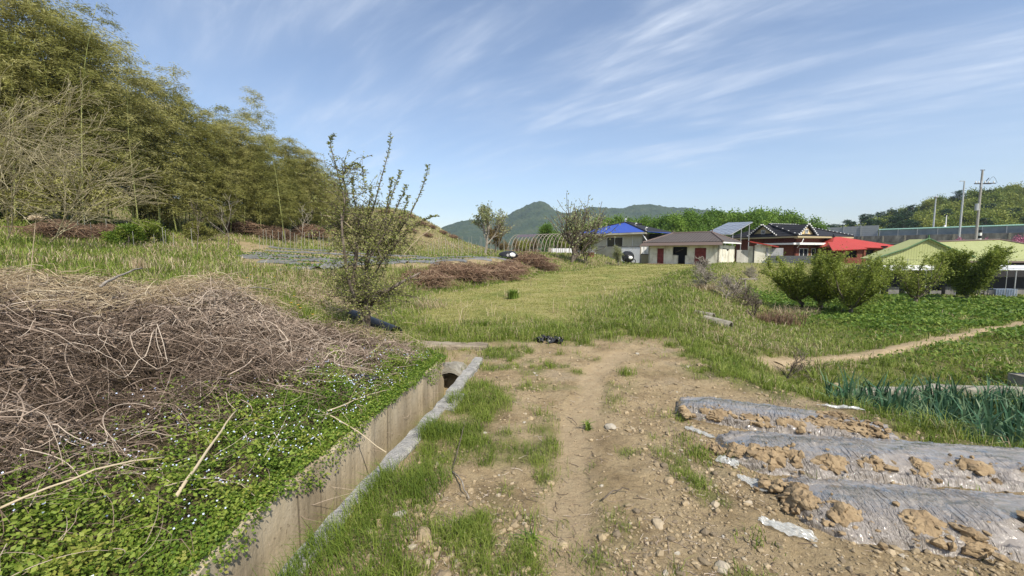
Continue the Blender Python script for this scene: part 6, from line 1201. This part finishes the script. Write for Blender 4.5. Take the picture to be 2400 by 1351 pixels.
# ---------------------------------------------------------------- elevated road
ra = np.array([78.5, 122.]); rb_ = np.array([107., 83.]); Lr = np.linalg.norm(rb_-ra); hd = math.atan2(*(rb_-ra)[::-1]); hz0, hz1 = 6.0, 6.1
vi = empty('road_viaduct', (ra[0], ra[1], 0), 'weathered concrete viaduct of the elevated road', 'viaduct', rz=hd)
LL = Lr+25
mb = MB(); mb.box((LL/2-5, 4, 4.0-.9), (LL+40, 10, 1.0)); mb.build('deck', M['concrete_dark'], vi); MB().box((LL/2-5, -.9, 4.15-.55), (LL+40, .5, .35)).build('ledge', M['concrete_grey'], vi)
MB().box((LL/2-5, -1.2, 4.65), (LL+40, .3, 1.65)).build('parapet', M['concrete_dark'], vi); MB().box((LL/2-5, .6, 1.0), (LL+40, .6, 3.3)).build('retaining_wall', M['concrete_grey'], vi)
for q in range(24): MB().box((-12+q*4.0, -1.42, 4.65), (.34, .14, 1.6)).build('pilaster', M['concrete'], vi)
M['barrier'] = ribbed('grey_noise_panel', (.27,.285,.30,1), (.33,.345,.36,1), .5, 'Z', rough=.5, line=.07, dirtamt=.12)
nb_ = empty('noise_barrier', (ra[0], ra[1], 0), 'grey slatted noise barrier along the left part of the elevated road', 'noise barrier', rz=hd)
for q in range(8):
    x = -6+q*3.6; MB().box((x+1.8, .3, 6.55+.03*q), (3.4, .12, 2.5+.05*q)).build('panel', M['barrier'], nb_); MB().box((x, .22, 6.5+.03*q), (.16, .2, 2.8+.05*q)).build('post', M['steel'], nb_)
gr_ = empty('guard_fence', (ra[0], ra[1], 0), 'pale green rail fence along the right part of the elevated road', 'fence', rz=hd)
x0 = -6+8*3.6; MB().tube([(x0, .3, 7.05), (x0+30, .3, 7.05), (x0+60, .3, 7.05)], .17, 8).build('top_rail', plain('pale_green_paint', (.30,.50,.42,1)), gr_); MB().box((x0+30, .35, 6.2), (60, .06, 1.5)).build('screen', solid('translucent_grey_screen', [(.16,.19,.20), (.26,.29,.30)], .6, rough=.5, bump=0), gr_)
for q in range(14): MB().box((x0+.2+q*3.4, .1, 6.2), (.12, .12, 1.7)).build('post', M['steel'], gr_)
# poles
def pole(px, ptop, pbot, Y, r, lab, name='lamp_pole', cat='lamp pole', mat='steel', grp=None):
    t = at(px, ptop, Y); b = at(px, pbot, Y); root = empty(name, (b[0], Y, b[2]), lab, cat, grp); h = t[2]-b[2]; MB().tube([(0,0,0), (0,0,h/2), (0,0,h)], [r, r*.85, r*.6], 10).build('pole', M[mat], root); return root, h
r_, h = pole(2247, 425, 566, 88, .20, 'tall pale lamp pole just left of the utility pole'); MB().box((-.5, 0, h), (1.0, .15, .12)).build('lamp_arm', M['steel'], r_)
r_, h = pole(2186, 466, 548, 100, .19, 'shorter lamp pole left of the tall one'); MB().tube([(0,0,h), (0,0,h+.35), (0,0,h+.6)], [.15,.4,.1], 8).build('lamp_head', M['steel'], r_)
r_, h = pole(2215, 505, 545, 105, .14, 'shortest white pole between the two lamp poles', 'short_pole', 'pole', 'white'); MB().box((-.2, 0, h*.35), (.5, .3, .5)).build('box', M['white'], r_)
r_, h = pole(2277, 400, 660, 58, .18, 'concrete utility pole with transformer and crossarms', 'utility_pole', 'utility pole', 'curb'); zq = lambda py: at(2277, py, 58)[2]-r_.location[2]
MB().tube([(0,0,zq(440)), (0,0,zq(418)), (0,0,zq(398))], [.16,.10,.08], 8).build('top_extension', M['steel'], r_); c_ = MB(); c_.box((.2, 0, zq(431)), (2.3, .12, .12)); c_.box((1.2, 0, zq(430)), (1.6, .1, .1)); c_.box((0, 0, zq(399)), (.6, .08, .08)); c_.build('crossarm', M['dark'], r_)
for dx in (-.8, -.4, .5, 1.0, 1.7): MB().tube([(dx,0,zq(430)), (dx,0,zq(427)), (dx,0,zq(425))], [.05,.08,.05], 8).build('insulator', M['white'], r_)
for dx, zt_ in ((-.42, 480), (-.30, 495)): pass
MB().tube([(-.42,-.1,zq(494)), (-.42,-.1,zq(486)), (-.42,-.1,zq(478))], .21, 12).build('transformer', M['steel'], r_); MB().box((-.2,-.1,zq(492)), (.5,.1,.1)).build('bracket', M['steel'], r_)
cv = MB(); t = np.linspace(0, 1, 9)
cv.tube([(.9+1.3*a, 0, zq(430)+.9*math.sin(a*3.1)) for a in t], .02, 4); cv.tube([(.5+.5*a, 0, zq(428)+.6*a) for a in t], .05, 5); cv.build('jumper_cable', M['dark'], r_)
x, y = at(2296, 560, 66)[:2]; z0 = at(2296, 566, 66)[2]; root = empty('marker_post', (x, y, z0), 'black and white banded marker post right of the utility pole', 'post'); 
for q in range(4): MB().tube([(0,0,q*.45), (0,0,q*.45+.22), (0,0,q*.45+.447)], .2, 8).build('band', M['white'] if q % 2 == 0 else M['black'], root)

# ---------------------------------------------------------------- far trees
def far_proto(seed, h, w, leafm, per, L, W, nch=(6, 6, 6), ang=(.8, .7, .7), barkm='bark', sp=.25, label='', nm='broadleaf_tree', cat='tree', grp=None, t0=.18, up=.05, rmin=.02):
    r = tree(nm, seed, label, cat, leafm, dict(levels=4, start=(0, 0, -.3), d0=(0, 0, 1), L0=h*.55, r0=h*.02, nch=nch, ang=ang, up=up, wig=.12, lr=w, t0=t0), (0, 0, 0), barkm, grp, leaf=dict(lvls=(2, 3), per=per, L=L, W=W, spread=sp), rmin=rmin)
    return r
gp = [far_proto(500+q, 9, .68, 'tree_green', 30, .30, .18, nch=(7, 6, 6), ang=(.95, .8, .8), sp=.42, label='bright green spring tree in the belt behind the houses, merged with its neighbours', grp='bright green trees behind the houses', nm='leafy_tree') for q in range(3)]
brp = far_proto(519, 10, .66, 'brown_leaf', 20, .36, .2, nch=(7, 6, 6), ang=(.95, .8, .75), sp=.4, label='brown budding tree', grp='trees before the mountain', nm='leafy_tree')
op = [far_proto(520+q, 10, .66, 'tree_olive', 24, .40, .24, nch=(7, 6, 6), ang=(.95, .8, .75), sp=.5, label='olive green tree on the wooded hill beyond the road, one among many like it', grp='olive trees on the wooded hill', nm='leafy_tree') for q in range(3)]
def pine_proto(seed):
    g = np.random.default_rng(seed); root = empty('pine_tree', (0, 0, 0), 'dark pine on the slope beyond the noise barrier, one among several like it', 'tree', 'dark pines beyond the noise barrier'); h = 10; mb = MB().tube([(0,0,-.3), (.2,0,5), (0,.2,10)], [.2,.14,.04], 7); P = []
    for q in range(46): z = h*(.28+.72*q/46); a = g.uniform(0, 6.28); L = 2.9*(1.12-(z/h))**.55*g.uniform(.6, 1.1); t_ = np.linspace(0, 1, 5); P.append(np.stack([np.cos(a)*L*t_, np.sin(a)*L*t_, z+.25*L*t_-.15*L*t_**2], 1))
    P = np.array(P); mb.tubes(P, np.linspace(.05, .02, 5)[None], 3); mb.build('trunk', M['bark'], root); n = 46*60; i = rng.integers(0, 46, n); t_ = rng.uniform(.35, 1, n)*4; a = np.minimum(t_.astype(int), 3); f = (t_-a)[:, None]; c = P[i, a]*(1-f)+P[i, a+1]*f+rng.normal(0, 1, (n, 3))*[.3, .3, .14]; D = rvec(n, .0, .8); MB().leaves(c, D, perp(D), .42, .13, rng.random(n)).build('crown', M['pine'], root); return root
pp = [pine_proto(540+q) for q in range(2)]
used = set(); TOPS = {}
def put(pr, x, y, s, lab=None, grp=None, sxy=1.0):
    if id(pr) not in TOPS: TOPS[id(pr)] = (max(float(v.co.z) for c in pr.children for v in c.data.vertices), pr['label'], pr['group'])
    o = pr if id(pr) not in used else copy_tree(pr); used.add(id(pr)); o['label'], o['group'] = TOPS[id(pr)][1:]; s = s*10/TOPS[id(pr)][0]; sxy *= TOPS[id(pr)][0]/10*1.1; o.location = (x, y, h1(x, y)-.2); o.scale = (s*sxy, s*sxy, s); o.rotation_euler = (0, 0, g_.uniform(0, 6.28))
    if lab: o['label'] = lab
    if grp: o['group'] = grp
    return o
g_ = np.random.default_rng(21)
# belt behind the houses: (px, top px row)
belt = [(1385,512),(1402,507),(1425,503),(1445,500),(1470,506),(1495,503),(1520,502),(1545,504),(1565,498),(1590,492),(1612,487),(1632,490),(1655,486),(1678,488),(1700,490),(1722,488),(1745,486),(1768,484),(1790,485),(1812,484),(1832,490),(1848,498),(1862,505),(1878,508),(1893,506),(1360,515),(1608,500),(1715,498),(1790,495),(1480,512),(1540,512),(1660,500),(1745,500),(1840,508)]
for px, tp in belt:
    Y = g_.uniform(92, 112); x = (px-1200)/FPX*Y; zt_ = at(px, tp, Y)[2]; zg = h1(x, Y); put(gp[g_.integers(0, 3)], x, Y, (zt_-zg)/9.6, sxy=1.05)
# left part: olive and brown trees before the mountain
for px, tp, m_, Y, lab in [(1085,548,'b',80,'small rust tinted tree at the foot of the knoll'), (1215,548,'b',85,'brown tinged tree beyond the left end of the hoop frame'), (1250,545,'b',88,'brown budding tree behind the hoop frame, left one'), (1277,508,'g',82,'bright green young tree behind the hoop frame'), (1300,530,'o',85,'olive tree behind the hoop frame, right of the bright green one'), (1330,525,'o',88,'olive tree behind the vase shaped tree'), (1235,552,'o',80,'low olive tree behind the left hoops'), (1355,520,'o',86,'olive tree just left of the blue roof'), (1060,555,'o',84,'low green tree at the right foot of the knoll'), (1180,552,'b',82,'brown leafed tree right of the sparse pale tree')]:
    x = (px-1200)/FPX*Y; zt_ = at(px, tp, Y)[2]; o = put({'b': brp, 'o': op[1], 'g': gp[0]}[m_], x, Y, (zt_-h1(x, Y))/10.8, lab, 'trees before the mountain')
# wooded hill
hill = 0
for row, (Y0, n) in enumerate([(132, 22), (146, 26), (160, 26), (178, 26), (200, 28)]):
    for q in range(n):
        px = 1905+(q+g_.random())*(2440-1905)/n; Y = Y0+g_.uniform(-6, 6); x = (px-1200)/FPX*Y; pine = (px < 2130 and g_.random() < .8) or (g_.random() < .08)
        if row == 0 and px < 1960: continue
        tp = np.interp(px, [1900,1930,2000,2050,2100,2150,2200,2250,2300,2350,2400,2440], [528,522,503,492,474,466,450,440,434,427,419,412])+g_.uniform(-4, 14)+(4-row)*np.interp(px, [1930, 2100, 2400], [4, 11, 21]); zg = h1(x, Y); s = max((at(px, tp, Y)[2]-zg)/10.0, .45); s = min(s, 1.6)
        put(pp[g_.integers(0, 2)] if pine else op[g_.integers(0, 3)], x, Y, s, sxy=(1.1 if pine else 1.2)*(.9/s)**.35)
# pale tree, vase tree, pair
def mid_tree(name, seed, px, pb, pt, Y, lab, leafm, per, spec, barkm='bark_pale', L=.14, W=.07, rmin=.012, spread=.08):
    x = (px-1200)/FPX*Y; zg = h1(x, Y); h = at(px, pt, Y)[2]-zg; s = dict(levels=4, start=(0, 0, -.1), d0=(0, 0, 1), L0=h*.5, r0=h*.022, nch=(6, 5, 5), ang=(.6, .6, .6), up=.08, wig=.12, lr=.72, t0=.25); s.update(spec)
    o = tree(name, seed, lab, 'tree', leafm, s, (x, Y, zg), barkm, leaf=dict(lvls=(2, 3), per=per, L=L, W=W, spread=spread), rmin=rmin); bpy.context.view_layer.update()
    top = max((v.co.z for c in o.children for v in c.data.vertices)); k = h/top; o.scale = (k, k, k); return o
mid_tree('sparse_tree', 611, 1137, 600, 472, 42, 'sparse pale leafed tree with whitewashed foot left of the hoop frame', 'pale_leaf', 10, dict(ang=(.75, .65, .6), t0=.3), L=.16, W=.09)
mid_tree('sparse_tree', 612, 1160, 600, 508, 46, 'brown twiggy rounded tree right behind the pale leafed one', 'brown_leaf', 16, dict(ang=(.85, .7, .7), t0=.15), 'bark', L=.14, W=.06)
mid_tree('sparse_tree', 613, 1340, 605, 458, 42, 'nearly bare vase shaped tree before the low plank wall', 'pale_leaf', 7, dict(L0=1.0, r0=.075, nch=(8, 5, 4), ang=(.5, .5, .55), t0=.05, lr=.95, up=.08), 'bark', L=.08, W=.04, rmin=.009)
mid_tree('shrub', 614, 1372, 600, 545, 43, 'leafy side growth right of the vase shaped tree', 'plum_leaf', 24, dict(ang=(.8, .7, .7), t0=.1), 'bark', L=.12, W=.06)
mid_tree('shrub', 615, 1452, 612, 572, 47, 'pale green wispy shrub before the yard wall', 'pale_leaf', 20, dict(ang=(.4, .5, .5), t0=.05), 'bark_pale', L=.12, W=.04)
# pink blossom shrubs
pk = None
for q, (px, tp, Y, lab) in enumerate([(2250,560,74,'pink blossoming shrub below the viaduct, left of the utility pole'), (2268,562,72,'pink blossoming shrub just left of the utility pole'), (2310,562,72,'pink blossoming shrub right of the marker post'), (2345,560,70,'pink blossoming shrub above the ridge of the right green roof'), (2375,556,68,'large pink blossoming shrub near the right edge'), (2398,556,67,'pink blossoming shrub at the right edge')]):
    x = (px-1200)/FPX*Y; zg = h1(x, Y); zt_ = at(px, tp, Y)[2]
    if pk is None: pk = o = tree('blossom_shrub', 630, lab, 'shrub', 'pink', dict(levels=4, start=(0, 0, 0), d0=(0, 0, 1), L0=2.0, r0=.06, nch=(7, 5, 4), ang=(.7, .6, .6), lr=.7, t0=.1), (0, 0, 0), rmin=.015, leaf=dict(lvls=(3,), per=16, L=.16, W=.12, spread=.12))
    else: o = copy_tree(pk)
    o['label'] = lab; o['group'] = 'pink blossoming shrubs below the viaduct'; s = (zt_-zg)/3.4; o.location = (x, Y, zg); o.scale = (s, s, s); o.rotation_euler = (0, 0, q*1.3)
# peach trees
def peach(seed, px, py, pt, wid, lab, dense, m_='peach_leaf', lean=(0, 0, 1), hr=1.0):
    p = hit(px, py); Y = p[1]; h = at(px, pt, Y)[2]-p[2]; k = .8*wid/FPX*Y/2
    root = tree('peach_tree', seed, lab, 'tree', m_, dict(levels=4, start=(0, 0, -.08), d0=lean, L0=.5, r0=.10, nch=(7, 9, 6), ang=(.75, .42, .45), up=.16, wig=.13, lr=2.6, t0=.35, k=6, wr=.5), tuple(p), 'bark', 'young orchard trees of the lower field', rmin=.006)
    for c in list(root.children): bpy.data.objects.remove(c)
    g = np.random.default_rng(seed); mb = MB(); tips = []; mb.tube([(0,0,-.1), (.02,0,.15), (lean[0]*.3, 0, .42)], [.11,.085,.08], 9)
    mains = []
    for q in range(9):
        a = q*2*math.pi/9+g.normal(0, .25); rr = k*g.uniform(.4, .95); t_ = np.linspace(0, 1, 7); zt_ = h*g.uniform(.38, .82); mains.append(np.stack([lean[0]*.3+np.cos(a)*rr*t_**.8, np.sin(a)*rr*t_**.8, .35+(zt_-.35)*t_**1.25], 1)+np.cumsum(g.normal(0, .025, (7, 3)), 0))
    mains = np.array(mains); mb.tubes(mains, np.linspace(.045, .012, 7)[None], 5); sh_ = []
    n = int(200*dense)
    for q in range(n):
        m_i = mains[g.integers(0, 9)]; p0 = m_i[g.integers(1, 7)]; d = np.array([p0[0]*.45, p0[1]*.45, .95])+g.normal(0, .38, 3); d /= np.linalg.norm(d); L = g.uniform(.3, .8)*h*.42
        pts = [p0]; 
        for z in range(5): d = d+[0, 0, .08]+g.normal(0, .09, 3); d /= np.linalg.norm(d); pts.append(pts[-1]+d*L/5)
        sh_.append(pts)
    sh_ = np.array(sh_); top = sh_[..., 2].max(); sh_[..., 2] = np.where(sh_[..., 2] > h*.8, h*.8+(sh_[..., 2]-h*.8)*(h*.2/max(top-h*.8, .01)), sh_[..., 2]); mb.tubes(sh_, np.linspace(.014, .006, 6)[None], 3); mb.build('trunk', M['bark'], root, smooth=True)
    n2 = int(n*80*min(dense, 1.3)**.5); i = rng.integers(0, n, n2); t_ = rng.uniform(.1, 1, n2)*5; a = np.minimum(t_.astype(int), 4); f = (t_-a)[:, None]; c = sh_[i, a]*(1-f)+sh_[i, a+1]*f+rng.normal(0, .025, (n2, 3)); D = rvec(n2, .1, 1.4); s_ = Y/18
    lf = MB().leaves(c, D, perp(D), rng.uniform(.07, .13, n2)*s_, rng.uniform(.022, .04, n2)*s_, np.clip(rng.random(n2)*.75+.25*c[:, 2]/h, 0, 1))
    n3 = int(n2*.8); c = c[:n3]+rng.normal(0, .17, (n3, 3)); D = rvec(n3, -.2, 1.2); lf.leaves(c, D, perp(D), rng.uniform(.06, .11, n3)*s_, rng.uniform(.024, .04, n3)*s_, np.clip(rng.random(n3)*.75+.25*c[:, 2]/h, 0, 1)); lf.build('crown', M[m_], root)
    return root
peach(701, 1880, 722, 592, 190, 'leftmost orchard tree with a leaning crooked trunk', .75, 'plum_leaf2' if 0 else 'peach_leaf', (-.9, 0, .8))
peach(702, 1922, 728, 605, 150, 'thin brownish orchard tree half hidden between two fuller ones', .75, 'peach_leaf')
peach(703, 1992, 740, 585, 230, 'wide low orchard tree nearest to the footpath, with a pale branch reaching right', 1.0)
peach(704, 2145, 715, 592, 170, 'sparse orchard tree with upright leafy whips before the green gable', .35, 'pale_leaf2' if 0 else 'peach_leaf')
peach(705, 2265, 706, 578, 160, 'fullest brightest orchard tree at right with a dark forked trunk', 1.7, 'peach_leaf')
# low bushes of the far left of the orchard
# ---------------------------------------------------------------- air
def haze():
    o = MB().box((0, 0, 147), (5400, 5400, 306)).build('haze', None or M['black']); o.data.materials.clear()
    m = bpy.data.materials.new('thin_air'); m.use_nodes = True; t = m.node_tree; [t.nodes.remove(n) for n in list(t.nodes)]
    out_ = t.nodes.new('ShaderNodeOutputMaterial'); v = t.nodes.new('ShaderNodeVolumePrincipled'); v.inputs['Color'].default_value = (.72, .82, 1, 1); v.inputs['Density'].default_value = .00018; v.inputs['Anisotropy'].default_value = .3
    t.links.new(v.outputs[0], out_.inputs['Volume']); o.data.materials.append(m); tag(o, kind='stuff')
haze()
